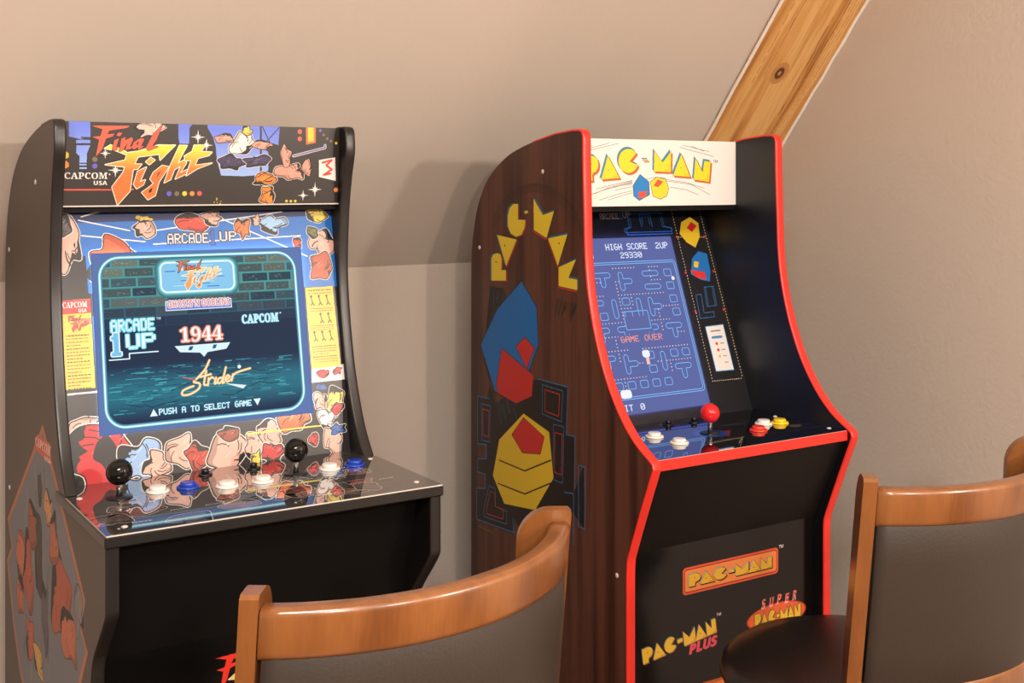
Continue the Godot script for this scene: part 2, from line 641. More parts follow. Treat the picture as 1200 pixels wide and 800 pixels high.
func block_word(bd: Board, spots: Array, fill: Color, back: Color, front: Color, off: Vector2, ink: float, mark := true) -> void:
	# spots: [letter, centre, size, turn]
	var shapes := []
	for k in spots:
		var x := Transform2D(k[3], k[1])
		var p := PackedVector2Array()
		for q in block_letter(k[0]):
			p.append(x * ((q - Vector2(0.5, 0.5)) * k[2]))
		shapes.append(p)
	for o in [[-off, back], [off, front]]:
		for p: PackedVector2Array in shapes:
			var q := PackedVector2Array()
			for v in p:
				q.append(v + o[0])
			bd.line(q, ink * 1.2, rgb(25, 22, 22), true)
			bd.poly(q, o[1])
	for p: PackedVector2Array in shapes:
		bd.line(p, ink * 1.6, rgb(25, 22, 22), true)
		bd.poly(p, fill)
	if mark:
		for k in spots:
			if k[0] in ["A", "P"]:
				var x := Transform2D(k[3], k[1])
				var at := Vector2(0.42, 0.62) if k[0] == "A" else Vector2(0.5, 0.34)
				bd.disc(x * ((at - Vector2(0.5, 0.5)) * k[2]), ink * 1.5, rgb(40, 36, 20))
			if k[0] != "-":
				var x := Transform2D(k[3], k[1])
				var l := PackedVector2Array()
				for v in [Vector2(0.86, 0.7), Vector2(0.9, 0.92), Vector2(0.6, 0.92)]:
					l.append(x * ((v - Vector2(0.5, 0.5)) * k[2]))
				if k[0] in ["A", "M", "N"]:
					bd.line(l, ink * 0.6, rgb(40, 36, 20))


func straight_word(x: float, y: float, w: float, h: float, turn: float) -> Array:
	var r := []
	for k in [["P", 0.0, 0.14], ["A", 0.13, 0.17], ["C", 0.29, 0.16], ["-", 0.465, 0.07], ["M", 0.55, 0.16], ["A", 0.705, 0.16], ["N", 0.865, 0.135]]:
		var size := Vector2(k[2] * w, h)
		var c := Vector2((k[1] + k[2] / 2) * w, h / 2)
		if k[0] == "-":
			size.y = h * 0.24
		r.append([k[0], Vector2(x, y) + c.rotated(turn), size, turn])
	return r


# ------------------------------------------------------------------ materials
func noise_tex(size: int, freq: float, seed_n: int, normal := false, strength := 4.0, octaves := 3) -> NoiseTexture2D:
	var n := FastNoiseLite.new()
	n.seed = seed_n
	n.frequency = freq
	n.fractal_octaves = octaves
	var t := NoiseTexture2D.new()
	t.width = size
	t.height = size
	t.seamless = true
	t.noise = n
	t.as_normal_map = normal
	t.bump_strength = strength
	return t


func streaks(w: int, h: int, cols: Array, seed_n: int, coarse: float, stretch: int) -> Image:
	# grain that runs down the picture: noise drawn short, then pulled long
	var n := FastNoiseLite.new()
	n.seed = seed_n
	n.frequency = coarse
	n.fractal_octaves = 4
	var f := FastNoiseLite.new()
	f.seed = seed_n + 9
	f.frequency = 0.45
	var hh := maxi(4, h / stretch)
	var im := Image.create(w, hh, false, Image.FORMAT_RGBA8)
	for y in hh:
		for x in w:
			var v := clampf(0.5 + n.get_noise_2d(x, y * 2.2) * 0.95 + f.get_noise_2d(x, y * 0.7) * 0.22, 0.0, 0.999)
			var k := v * (cols.size() - 1)
			var i := int(k)
			im.set_pixel(x, y, (cols[i] as Color).lerp(cols[i + 1], k - i))
	im.resize(w, h, Image.INTERPOLATE_CUBIC)
	return im


func materials() -> void:
	var wall := mat(rgb(201, 188, 175), 0.85)
	wall.normal_enabled = true
	wall.normal_texture = noise_tex(512, 0.06, 3, true, 2.0)
	wall.normal_scale = 0.25
	wall.uv1_triplanar = true
	wall.uv1_world_triplanar = true
	wall.uv1_scale = Vector3(2.2, 2.2, 2.2)
	M.wall = wall
	M.floor = tex_mat(streaks(512, 1024, [rgb(92, 62, 40), rgb(120, 84, 56), rgb(140, 100, 68)], 21, 0.02, 40), 0.35)
	M.black = mat(rgb(19, 16, 15), 0.5)
	M.black.metallic_specular = 0.35
	M.black_gloss = mat(rgb(14, 13, 13), 0.18)
	M.black_edge = mat(rgb(34, 32, 31), 0.32)
	M.dark_side = mat(rgb(78, 70, 65), 0.5)
	M.red_edge = mat(rgb(226, 52, 42), 0.32)
	M.soft_black = mat(rgb(10, 9, 9), 0.6)
	M.soft_black.metallic_specular = 0.3
	M.steel = mat(rgb(190, 188, 184), 0.25, 1.0)
	M.ball_black = mat(rgb(12, 12, 13), 0.08)
	M.ball_red = mat(rgb(226, 36, 40), 0.12)
	M.plastic_white = mat(rgb(232, 226, 218), 0.3)
	M.plastic_blue = mat(rgb(26, 62, 170), 0.25)
	M.plastic_red = mat(rgb(228, 60, 40), 0.3)
	M.plastic_yellow = mat(rgb(236, 196, 30), 0.3)
	M.plastic_black = mat(rgb(16, 16, 17), 0.3)
	M.screw = mat(rgb(205, 196, 186), 0.4)
	M.caulk = mat(rgb(236, 226, 214), 0.7)
	M.brass = mat(rgb(150, 120, 70), 0.3, 1.0)
	var leather := mat(rgb(52, 44, 38), 0.42)
	leather.normal_enabled = true
	leather.normal_texture = noise_tex(256, 0.09, 14, true, 3.0)
	leather.normal_scale = 0.12
	leather.uv1_triplanar = true
	leather.uv1_scale = Vector3(9, 9, 9)
	M.leather = leather
	var seat := leather.duplicate()
	seat.albedo_color = rgb(24, 20, 19)
	seat.roughness = 0.3
	M.seat = seat
	var grain := tex_mat(streaks(256, 1024, [rgb(98, 54, 22), rgb(122, 72, 33), rgb(138, 86, 44), rgb(118, 68, 31)], 33, 0.018, 24), 0.3)
	grain.texture_repeat = true
	grain.clearcoat_enabled = true
	grain.clearcoat = 0.8
	grain.clearcoat_roughness = 0.2
	grain.uv1_triplanar = true
	grain.uv1_scale = Vector3(2.5, 1.6, 2.5)
	M.stool_wood = grain


# ------------------------------------------------------------------ lamps
func pendant(at: Vector3, energy: float, label: String) -> void:
	var t := thing("pendant_lamp", label, "lamp", at, 0.0, "globe pendant lamps")
	var warm := Color(1.0, 0.95, 0.9)
	var glow := mat(Color(0.95, 0.93, 0.9), 0.4)
	glow.emission_enabled = true
	glow.emission = warm
	glow.emission_energy_multiplier = 1.5
	var p := []
	for k in 13:
		p.append(Vector2(maxf(0.0, 0.07 * sin(PI * k / 12)), -0.07 * cos(PI * k / 12)))
	obj("globe_bulb", lathe(p, 24), t, glow)
	var metal := mat(rgb(40, 36, 33), 0.4, 0.6)
	obj("socket", lathe([Vector2(0, 0.066), Vector2(0.025, 0.066), Vector2(0.025, 0.12), Vector2(0, 0.125)], 20), t, metal)
	obj("cord", lathe([Vector2(0.003, 0.12), Vector2(0.003, CEIL - at.y)], 8), t, metal)
	var l := OmniLight3D.new()
	l.name = "pendant_light"
	l.light_color = warm
	l.light_energy = energy
	l.light_size = 0.06
	l.omni_range = 12.0
	l.omni_attenuation = 2.0
	l.shadow_enabled = true
	t.add_child(l)


func fill_panel(at: Vector3, energy: float) -> void:  # soft fill light added overhead, stands for no known fixture
	var t := thing("added_fill_panel", "added flat fill light panel on the ceiling, out of view", "lamp", at)
	var glow := mat(Color(0.95, 0.94, 0.92), 0.5)
	glow.emission_enabled = true
	glow.emission = Color(1.0, 0.97, 0.94)
	glow.emission_energy_multiplier = 1.2
	obj("fill_diffuser_light", box(Vector3(-0.6, -0.035, -0.3), Vector3(0.6, -0.025, 0.3)), t, glow)
	obj("frame", box(Vector3(-0.62, -0.025, -0.32), Vector3(0.62, 0.0, 0.32)), t, mat(rgb(230, 228, 224), 0.5))
	var l := AreaLight3D.new()
	l.name = "fill_panel_light"
	l.area_size = Vector2(1.2, 0.6)
	l.light_energy = energy
	l.light_color = Color(1.0, 0.97, 0.94)
	l.shadow_enabled = true
	l.position = Vector3(0, -0.04, 0)
	l.rotation.x = -PI / 2
	t.add_child(l)


func unseen_spot(at: Vector3, target: Vector3, half_angle: float, energy: float) -> void:  # unseen spot added, its cone shaped to lay the edge across the slope
	var t := thing("unseen_spot", "unseen can spotlight on a rod, added to shape the light on the sloping ceiling", "lamp", at)
	var dir := (target - at).normalized()
	var black := mat(rgb(30, 29, 28), 0.5)
	var can := Node3D.new()
	can.name = "lamp_head"
	t.add_child(can)
	can.basis = Basis(Quaternion(Vector3.UP, dir))
	obj("can", lathe([Vector2(0.0, -0.14), Vector2(0.035, -0.14), Vector2(0.045, -0.12), Vector2(0.045, 0.0), Vector2(0.042, 0.0), Vector2(0.04, -0.02), Vector2(0.0, -0.02)], 32), can, black)
	var glow := mat(Color(0.95, 0.94, 0.92), 0.4)
	glow.emission_enabled = true
	glow.emission = Color(1.0, 0.95, 0.9)
	glow.emission_energy_multiplier = 1.5
	obj("bulb_light", lathe([Vector2(0.0, -0.019), Vector2(0.03, -0.019), Vector2(0.03, -0.012), Vector2(0.02, -0.009), Vector2(0, -0.008)], 24), can, glow)
	obj("rod", lathe([Vector2(0.006, 0.03), Vector2(0.006, CEIL - at.y)], 10), t, black)
	var l := SpotLight3D.new()
	l.name = "unseen_spot_light"
	l.light_color = Color(1.0, 0.95, 0.9)
	l.light_energy = energy
	l.light_size = 0.03
	l.spot_angle = half_angle
	l.spot_angle_attenuation = 0.12
	l.spot_range = 12.0
	l.spot_attenuation = 2.0
	l.shadow_enabled = true
	t.add_child(l)
	l.position = dir * 0.005
	l.basis = Basis.looking_at(dir)


# ------------------------------------------------------------------ the room
func room() -> void:
	var left := -3.2
	var back := 3.4
	var z_top := WALL_Z + (CEIL - KNEE) / SLOPE
	structure("floor", panel(Vector3(left, 0, WALL_Z), Vector3(GABLE_X - left, 0, 0), Vector3(0, 0, back - WALL_Z), 0.1, M.floor, M.floor), null, "brown timber floor")
	structure("wall_back", box(Vector3(left, 0, WALL_Z - 0.12), Vector3(GABLE_X, KNEE, WALL_Z)), M.wall, "low beige wall behind the arcade cabinets")
	# the sloping ceiling, a thick slab that rises from the low wall; its last strip before the gable is the timber beam
	var n := Vector3(0, -1, SLOPE).normalized() * -0.12
	var a := Vector3(0, KNEE, WALL_Z)
	var run := Vector3(0, CEIL - KNEE, z_top - WALL_Z)
	var beam_x := 1.882
	structure("wall_slope", slab(Vector3(left, a.y, a.z), Vector3(beam_x - left, 0, 0), run, -n), M.wall, "beige sloping ceiling above the low wall")
	structure("ceiling", box(Vector3(left, CEIL, z_top), Vector3(GABLE_X, CEIL + 0.12, back)), M.wall, "flat beige ceiling")
	structure("wall_right", box(Vector3(GABLE_X, 0, WALL_Z - 0.2), Vector3(GABLE_X + 0.12, CEIL + 0.12, back)), M.wall, "beige gable wall beside the red-edged cabinet")
	structure("wall_left", box(Vector3(left - 0.12, 0, WALL_Z - 0.2), Vector3(left, CEIL + 0.12, back)), M.wall, "far beige gable wall")
	structure("wall_front", box(Vector3(left, 0, back), Vector3(GABLE_X, CEIL, back + 0.12)), M.wall, "beige wall behind the camera")
	# the pine beam with its knot, and the bead of filler on both edges
	var L := run.length()
	var bd := Board.new(254, L * 1000.0, 0.8, Color.WHITE)
	bd.im = beam_print(254, int(L * 1000))
	var beam_mat := tex_mat(bd.im, 0.6)
	var beam := structure("trim_1", panel(Vector3(beam_x, a.y, a.z) + run + n * -0.05, Vector3(GABLE_X - beam_x, 0, 0), -run, 0.16, beam_mat, beam_mat), null, "knotty pine beam along the slope against the gable wall")
	for x in [beam_x, GABLE_X - 0.004]:
		var cs := []
		var ups := []
		var outs := []
		for k in 40:
			var f := k / 39.0
			cs.append(Vector3(x + rng.randf_range(-0.0012, 0.0012), a.y, a.z) + run * f + n * -0.055)
			ups.append(n.normalized() * -1.0)
			outs.append(Vector3.RIGHT)
		obj("filler_bead", sweep(cs, ups, outs, round_section(0.008, 0.006, 0.0025, 2)), beam, M.caulk)


func slab(o: Vector3, ex: Vector3, ey: Vector3, thick: Vector3) -> ArrayMesh:
	var st := start()
	var k := -thick
	quad(st, o, o + ex, o + ex + ey, o + ey, thick)
	quad(st, o + k, o + ex + k, o + ex + ey + k, o + ey + k, k)
	quad(st, o, o + ex, o + ex + k, o + k, -ey)
	quad(st, o + ey, o + ex + ey, o + ex + ey + k, o + ey + k, ey)
	quad(st, o, o + ey, o + ey + k, o + k, -ex)
	quad(st, o + ex, o + ex + ey, o + ex + ey + k, o + ex + k, ex)
	return finish(st)


func beam_print(w: int, h: int) -> Image:
	var im := streaks(w, h, [rgb(158, 100, 46), rgb(194, 136, 70), rgb(214, 160, 92), rgb(226, 180, 116), rgb(202, 146, 78)], 5, 0.012, 30)
	var bd := Board.new(1, 1, 1, Color.WHITE)
	bd.im = im
	bd.s = w / 254.0
	var r := RandomNumberGenerator.new()
	r.seed = 4
	for k in 26:          # drying cracks and dark growth lines
		var x := r.randf_range(10, 245) if k > 7 else r.randf_range(170, 235)
		var y := r.randf_range(0, h / bd.s)
		var p := PackedVector2Array()
		for i in 8:
			p.append(Vector2(x + r.randf_range(-2, 2) + i * 0.8, y + i * r.randf_range(30, 60)))
		bd.line(p, r.randf_range(0.5, 1.6), rgb(112, 66, 28))
	var crack := PackedVector2Array()
	for k in 60:
		crack.append(Vector2(196 + 6 * sin(k * 0.21) + r.randf_range(-1, 1), k * 34.0))
	bd.line(crack, 1.8, rgb(120, 72, 32))
	for k in 5:
		var o := PackedVector2Array()
		for v in crack:
			o.append(v + Vector2(8 + k * 9 + r.randf_range(-0.8, 0.8), 0))
		bd.line(o, 0.7, rgb(160, 110, 58))
	for k in [[105.0, 0.0]]:
		var c := Vector2(KNOT_X, KNOT_Y)
		for ring in [[24.0, rgb(190, 138, 78)], [15.0, rgb(176, 120, 64)], [12.0, rgb(84, 46, 26)], [7.0, rgb(112, 64, 36)], [4.6, rgb(190, 136, 78)]]:
			bd.disc(c, ring[0], ring[1], ring[0] * 1.25, 28)
	return bd.im


const KNOT_X := 111.0
const KNOT_Y := 1426.0


# ------------------------------------------------------------------ shared cabinet parts
func rear_outline() -> PackedVector2Array:
	# (z, y) up the rear edge and over the top to the nose
	var p := pv([-0.382, -0.2, -0.379, -0.132, -0.362, -0.063, -0.339, -0.02, -0.313, 0.009, -0.275, 0.035, -0.229, 0.056, -0.156, 0.075, -0.086, 0.087, -0.033, 0.0915, -0.012, 0.0915])
	var q := PackedVector2Array([Vector2(-0.382, 0.33 - EYE)])
	q.append_array(smooth_path(p, 4))
	q.append_array(pv([-0.006, 0.09, -0.002, 0.086, 0.0, 0.08]))
	return q


func lift(p: PackedVector2Array) -> PackedVector2Array:
	var r := PackedVector2Array()
	for v in p:
		r.append(v + Vector2(0, EYE))
	return r


func joystick(parent: Node, at: Vector3, ball: Material, ball_r: float, ball_h: float, disc: Material) -> void:
	var j := Node3D.new()
	j.name = numbered("joystick", parent)
	parent.add_child(j, true)
	j.position = at
	obj("dust_washer", lathe([Vector2(0.0, 0.0), Vector2(0.0185, 0.0), Vector2(0.0185, 0.0014), Vector2(0.017, 0.002), Vector2(0, 0.0022)], 36), j, disc)
	obj("shaft", lathe([Vector2(0, 0.001), Vector2(0.0045, 0.001), Vector2(0.0042, ball_h), Vector2(0, ball_h)], 20), j, M.steel)
	var p := []
	for k in 21:
		p.append(Vector2(maxf(0.0, ball_r * sin(PI * k / 20)), ball_h - ball_r * cos(PI * k / 20)))
	obj("ball_top", lathe(p, 40), j, ball)


func button(parent: Node, at: Vector3, m: Material, r := 0.0145) -> void:
	var b := Node3D.new()
	b.name = numbered("push_button", parent)
	parent.add_child(b, true)
	b.position = at
	obj("bezel_ring", lathe([Vector2(r * 0.82, 0), Vector2(r * 1.15, 0), Vector2(r * 1.15, 0.0015), Vector2(r * 1.08, 0.0032), Vector2(r * 0.92, 0.0038), Vector2(r * 0.84, 0.003)], 32), b, m)
	obj("plunger", lathe([Vector2(0, 0.001), Vector2(r * 0.8, 0.001), Vector2(r * 0.8, 0.0075), Vector2(r * 0.72, 0.0088), Vector2(r * 0.4, 0.0082), Vector2(0, 0.008)], 32), b, m)


func small_switch(parent: Node, at: Vector3) -> void:
	var b := Node3D.new()
	b.name = numbered("option_switch", parent)
	parent.add_child(b, true)
	b.position = at
	obj("switch_base", lathe([Vector2(0, 0), Vector2(0.011, 0), Vector2(0.0105, 0.0022), Vector2(0, 0.0024)], 24), b, M.plastic_black)
	obj("switch_cap", lathe([Vector2(0, 0.002), Vector2(0.0058, 0.002), Vector2(0.0055, 0.0085), Vector2(0.0045, 0.0095), Vector2(0, 0.0098)], 20), b, M.plastic_black)


func screw(parent: Node, at: Vector3, turn: Vector3) -> void:
	var s := obj("screw", lathe([Vector2(0.0042, 0), Vector2(0.0042, 0.0006), Vector2(0.003, 0.0014), Vector2(0, 0.0016)], 16), parent, M.screw)
	s.position = at
	s.rotation = turn


func screen_part(parent: Node, o: Vector3, ex: Vector3, ey: Vector3, im: Image, glow: float, tint: Color, light: float) -> void:
	var m := mat(Color(0.02, 0.02, 0.025), 0.35)
	m.metallic_specular = 0.12
	m.emission_enabled = true
	m.emission_operator = BaseMaterial3D.EMISSION_OP_ADD
	m.emission = Color.BLACK
	m.emission_texture = ImageTexture.create_from_image(im)
	m.emission_energy_multiplier = glow
	m.texture_repeat = false
	obj("screen", panel(o, ex, ey, 0.004, m, M.soft_black), parent)
	var l := AreaLight3D.new()
	l.name = "screen_light"
	l.area_size = Vector2(ex.length(), ey.length())
	l.light_color = tint
	l.light_energy = light
	l.shadow_enabled = true
	var n := ey.cross(ex).normalized()
	l.position = o + ex / 2 + ey / 2 + n * 0.004
	l.basis = Basis(ex.normalized(), (-ey).normalized(), n)
	parent.add_child(l)


# ------------------------------------------------------------------ the black two-player cabinet
func black_cabinet() -> void:
	var base := Vector3(0.3931, 0, -1.8553)
	var t := thing("arcade_cabinet", "black arcade cabinet with orange brush-lettered marquee and two black-ball joysticks", "arcade cabinet", base)
	# side panels
	var front := smooth_path(pv([0.0, 0.08, 0.001, 0.05, -0.01, 0.01, -0.02, -0.04, -0.026, -0.1, -0.027, -0.15, -0.022, -0.2, -0.01, -0.265, 0.008, -0.33, 0.038, -0.4, 0.072, -0.447]), 5)
	var p := rear_outline()
	p.append_array(front.slice(1))
	p.append_array(pv([0.0775, -0.4475, 0.02, -0.4475, 0.02, -0.4625, 0.2945, -0.4625, 0.2945, -0.536]))
	var low := smooth_path(pv([0.2945, -0.541, 0.289, -0.555, 0.243, -0.608, 0.228, -0.63, 0.221, -0.655, 0.22, -0.69]), 4)
	p.append_array(low)
	p.append_array(pv([0.22, 0.33 - EYE]))
	p = lift(p)
	var side := tex_mat(side_print_black(), 0.55)
	var uvs := Vector2(0.68, 1.0)
	var uva := Vector2(-0.382, 0.1 + EYE)
	obj("side_panel", extrude(p, 0.0, T, uvs, uva, side, M.black), t)
	obj("side_panel", extrude(p, W - T, W, uvs, uva, M.black, M.dark_side), t)
	var upper := pv([-0.086, 0.087, -0.033, 0.0915, -0.012, 0.0915, -0.006, 0.09, -0.002, 0.086])
	upper.append_array(front)
	var lower := pv([0.2945, -0.4625, 0.2945, -0.536])
	lower.append_array(low)
	lower.append_array(pv([0.22, 0.33 - EYE]))
	for x in [0.0, W - T]:
		obj("edge_trim", ribbon(lift(upper), x - 0.0006, x + T + 0.0006, 0.0022), t, M.black_edge)
		obj("edge_trim", ribbon(lift(lower), x - 0.0006, x + T + 0.0006, 0.0022), t, M.black_edge)
	# marquee, speaker shelf, art panel, screen
	var x0 := T
	var iw := W - 2 * T
	var y := EYE
	obj("marquee", panel(Vector3(x0, y + 0.091, -0.023), Vector3(iw, 0, 0), Vector3(0, -0.127, -0.008), 0.012, tex_mat(marquee_black(), 0.3), M.soft_black), t)
	obj("marquee_lip", box(Vector3(x0, y - 0.0375, -0.034), Vector3(x0 + iw, y - 0.0355, -0.028)), t, M.screw)
	obj("speaker_shelf", box(Vector3(x0, y - 0.046, -0.2), Vector3(x0 + iw, y - 0.038, -0.036)), t, M.soft_black)
	obj("top_panel", box(Vector3(x0, y + 0.06, -0.2), Vector3(x0 + iw, y + 0.075, -0.04)), t, M.soft_black)
	var bo := Vector3(x0, y - 0.041, -0.061)
	var by := Vector3(0, -0.406, 0.081)
	var bez := tex_mat(bezel_black(), 0.3)
	obj("art_panel", panel(bo, Vector3(iw, 0, 0), by, 0.006, bez, M.soft_black), t)
	var ey := by.normalized()
	var n := by.cross(Vector3.RIGHT).normalized()
	screen_part(t, bo + Vector3(0.0475, 0, 0) + ey * 0.0695 + n * 0.001, Vector3(0.343, 0, 0), ey * 0.2755, screen_black(), GLOW1, Color(0.6, 0.85, 1.0), LIGHT1)
	# control deck: board, printed face, clear cover on top
	var dk := Node3D.new()
	dk.name = "control_deck"
	t.add_child(dk)
	var dy := EYE - 0.447
	obj("deck_board", box(Vector3(-0.003, dy - 0.0155, 0.02), Vector3(W + 0.003, dy - 0.0005, 0.3015), 0.002), dk, M.black_edge)
	var cover := tex_mat(deck_black(), 0.06)
	cover.metallic_specular = 0.7
	cover.roughness = 0.03
	cover.clearcoat_enabled = true
	cover.clearcoat = 1.0
	cover.clearcoat_roughness = 0.02
	obj("deck_cover", panel(Vector3(-0.001, dy + 0.0015, 0.0795), Vector3(W + 0.002, 0, 0), Vector3(0, 0, 0.2215), 0.002, cover, M.screw), dk)
	var cover2 := cover.duplicate()
	obj("deck_cover", panel(Vector3(T, dy + 0.0015, 0.0205), Vector3(iw, 0, 0), Vector3(0, 0, 0.059), 0.002, mat_like(cover, rgb(58, 54, 53)), M.screw), dk)
	dy += 0.0015
	joystick(t, Vector3(0.063, dy, 0.117 + 0.002), M.ball_black, 0.0185, 0.036, M.plastic_black)
	joystick(t, Vector3(0.327, dy, 0.124), M.ball_black, 0.0185, 0.036, M.plastic_black)
	for b in [[0.118, 0.116, M.plastic_white], [0.162, 0.117, M.plastic_blue], [0.212, 0.142, M.plastic_white], [0.267, 0.142, M.plastic_white], [0.383, 0.123, M.plastic_white], [0.427, 0.12, M.plastic_blue]]:
		button(t, Vector3(b[0], dy, b[1]), b[2])
	small_switch(t, Vector3(0.208, dy, 0.056))
	small_switch(t, Vector3(0.284, dy, 0.058))
	for s in [[0.014, 0.095], [0.03, 0.27], [W - 0.016, 0.095], [W - 0.025, 0.268]]:
		screw(t, Vector3(s[0], dy, s[1]), Vector3.ZERO)
	# kick boards and riser
	var kick := pv([0.258, -0.4625, 0.2, -0.638, 0.188, -0.638, 0.246, -0.4625])
	obj("upper_kick_board", extrude(lift(kick), x0, x0 + iw, Vector2.ONE, Vector2.ZERO, M.soft_black, M.soft_black), t)
	obj("lower_kick_board", panel(Vector3(x0, y - 0.638, 0.2), Vector3(iw, 0, 0), Vector3(0, -0.43, 0), 0.012, tex_mat(kick_black(), 0.2), M.screw), t)
	obj("back_board", box(Vector3(x0, 0.33, -0.376), Vector3(x0 + iw, y - 0.14, -0.366)), t, M.soft_black)
	obj("riser", box(Vector3(0.0, 0, -0.38), Vector3(W, 0.328, 0.22), 0.003), t, M.black)
	for s in [[-0.13, -0.0], [-0.345, -0.115], [-0.34, -0.52]]:
		screw(t, Vector3(0, y + s[1], s[0]), Vector3(0, 0, PI / 2))


const GLOW1 := 1.0
const LIGHT1 := 0.25
const GLOW2 := 1.0
const LIGHT2 := 0.45


func mat_like(m: StandardMaterial3D, c: Color) -> StandardMaterial3D:
	var r: StandardMaterial3D = m.duplicate()
	r.albedo_texture = null
	r.albedo_color = c
	return r


func marquee_black() -> Image:
	var dark := rgb(44, 38, 36)
	var bd := Board.new(451, 127.5, 3.0, dark)
	var sky := rgb(96, 118, 214)
	var sky2 := rgb(150, 180, 232)
	# blocky skyline windows of blue
	for p: PackedVector2Array in [pv([9.9,-2.5,41.3,-3.4,41.7,23.1,26.9,26.4,10.3,22.7]), pv([21.1,27.6,41.7,27.2,41.8,32.3,21.1,32.6]), pv([21.2,35.7,41.9,35.3,37.1,47.6,36.7,61.9,26.1,62,26.3,51.9,21.4,47.8]), pv([26.1,63.7,36.7,63.6,36.8,66,26.1,66.1]), pv([26.2,68.6,36.8,68.5,36.9,71.3,26.2,71.4]),
			pv([175.1,-2.9,200.9,-3.6,193.5,5.1,193,30.7,177.9,30.5,176,22.5]),
			pv([222.1,-4.2,311.1,-2.2,312,33.1,324.9,41.7,325.9,79.4,313.1,79.4,284.4,81.7,246.1,80.7,238.8,55.9,236.2,34.3,231.4,19.3,222.3,4.4]),
			pv([312.3,0,343.8,-0.8,342.2,30.4,312.9,22])]:
		bd.poly(p, sky, sky2, 6.0, 80.0)
	bd.rect(28, 23, 12, 2, dark)
	for k in 3:           # girder
		bd.line(pv([313.5,-0,329.3,30.6,314.3,33,342.7,1.5]), 1.6, dark)
	bd.line(pv([311.1,-2.2,313,77.2]), 3.0, dark)
	bd.poly(pv([-0.1,45.3,6.7,45.2,10.6,48,10.7,54.1,6.8,56.1,0.1,56.2]), rgb(222, 196, 50))
	bd.poly(pv([-0.5,59.4,6.9,59.4,10.8,62.2,10.9,68.2,7,70.7,-0.3,70.7]), rgb(232, 136, 60))
	# plain inked patches in the colours of the drawn scene
	var skin := rgb(214, 150, 130)
	patch(bd, pv([282.1,29.2])[0], 26, 20, rgb(228, 220, 214), 31, 1.2)
	patch(bd, pv([251.4,21])[0], 17, 9, skin, 32, 1.0)
	patch(bd, pv([315.4,30.8])[0], 17, 9, skin, 33, 1.0)
	patch(bd, pv([287.2,7.2])[0], 10, 9, rgb(222, 196, 84), 34, 1.0)
	patch(bd, pv([263.5,60])[0], 24, 13, rgb(62, 52, 88), 35, 1.2)
	patch(bd, pv([309.1,57.4])[0], 26, 11, rgb(62, 52, 88), 36, 1.2)
	patch(bd, pv([316.7,86.1])[0], 22, 13, rgb(232, 132, 50), 37, 1.2)
	patch(bd, pv([324.4,114.9])[0], 14, 16, rgb(232, 132, 50), 38, 1.2)
	patch(bd, pv([365.8,74.8])[0], 28, 17, skin, 39, 1.2)
	patch(bd, pv([355.6,48])[0], 10, 18, skin, 40, 1.0)
	patch(bd, pv([394.4,67.9])[0], 10, 18, skin, 41, 1.0)
	patch(bd, pv([132,9.7])[0], 26, 14, rgb(206, 180, 166), 42, 1.0)
	for s in [[pv([309.7,81.7,325.7,72.7])], [pv([316.8,90.5,332.9,81.6])], [pv([315,112.7,333.5,103.9])]]:
		bd.line(s[0], 1.4, dark)
	bd.line(pv([368.7,47.9,425.2,33.5,425.1,29]), 4.4, rgb(226, 222, 220))
	bd.line(pv([368.7,47.9,425.2,33.5,425.1,29]), 2.6, rgb(104, 100, 160))
	bd.poly(pv([389.7,-1.9,407.6,-2.4,407.9,25.2,391,28.7]), rgb(226, 112, 60))
	bd.poly(pv([393.1,-2,403.7,-2.3,404.1,22.6,394.3,24.5]), rgb(226, 196, 60))
	bd.poly(pv([414.7,54.1,444.2,49.3,446.6,89.3,415.5,82.5]), rgb(230, 222, 216))
	bd.line(pv([421,58.6,438.1,53.9,428.5,63.1,438.6,69.9,424,79.1,436.3,76.8]), 3.4, rgb(220, 60, 40))
	for d in [[pv([48.7,56.7]), rgb(112, 104, 84)], [pv([48.9,66.8]), rgb(96, 86, 190)], [pv([162.9,109.4]), rgb(96, 92, 196)], [pv([175.1,109.5]), rgb(112, 104, 84)], [pv([187.4,109.4]), rgb(228, 200, 56)], [pv([199.5,109.4]), rgb(232, 138, 70)], [pv([211.5,109.3]), rgb(232, 92, 76)],
			[pv([379.1,7.3]), rgb(232, 92, 76)], [pv([379.4,19.2]), rgb(232, 92, 76)], [pv([447,104.3]), rgb(232, 138, 70)]]:
		bd.disc(d[0][0], 3.9, d[1])
	for d in [[pv([415.8,4.7]), rgb(110, 104, 190)], [pv([422.1,11.8]), rgb(112, 104, 84)], [pv([428.7,18]), rgb(112, 104, 84)], [pv([435.7,22]), rgb(112, 104, 84)], [pv([445.2,25.2]), rgb(228, 200, 56)], [pv([358.7,122.6]), rgb(206, 190, 60)], [pv([366.3,122.9]), rgb(206, 190, 60)], [pv([374,122.9]), rgb(206, 190, 60)]]:
		bd.disc(d[0][0], 2.4, d[1])
	for k in 9:
		bd.disc(pv([241.4,120.9])[0] + Vector2(rng.randf_range(-6, 6), rng.randf_range(-6, 6)), 0.9, rgb(206, 190, 60))
	for s in [[pv([207.3,19.7]), 12.0], [pv([221.3,32.4]), 11.0], [pv([64,47.3]), 9.0], [pv([79.6,73]), 12.0], [pv([408.8,103.7]), 13.0], [pv([387.7,113.5]), 10.0], [pv([220.7,32.4]), 9.0]]:
		bd.star(s[0][0], s[1], rgb(240, 234, 226))
	# lettering
	var c := pv([0.9,76.8,67,86.4,47.7,89.5,67.6,95.7,-1.8,102.7,72.9,103,102.5,102.4,106.8,102.5])
	write(bd, "CAPCOM", serif_bold, c[0].x + 4, c[0].y, c[1].x - c[0].x - 3, c[1].y - c[0].y, rgb(238, 232, 224))
	bd.disc(c[1] + Vector2(4, -7), 1.2, rgb(238, 232, 224))
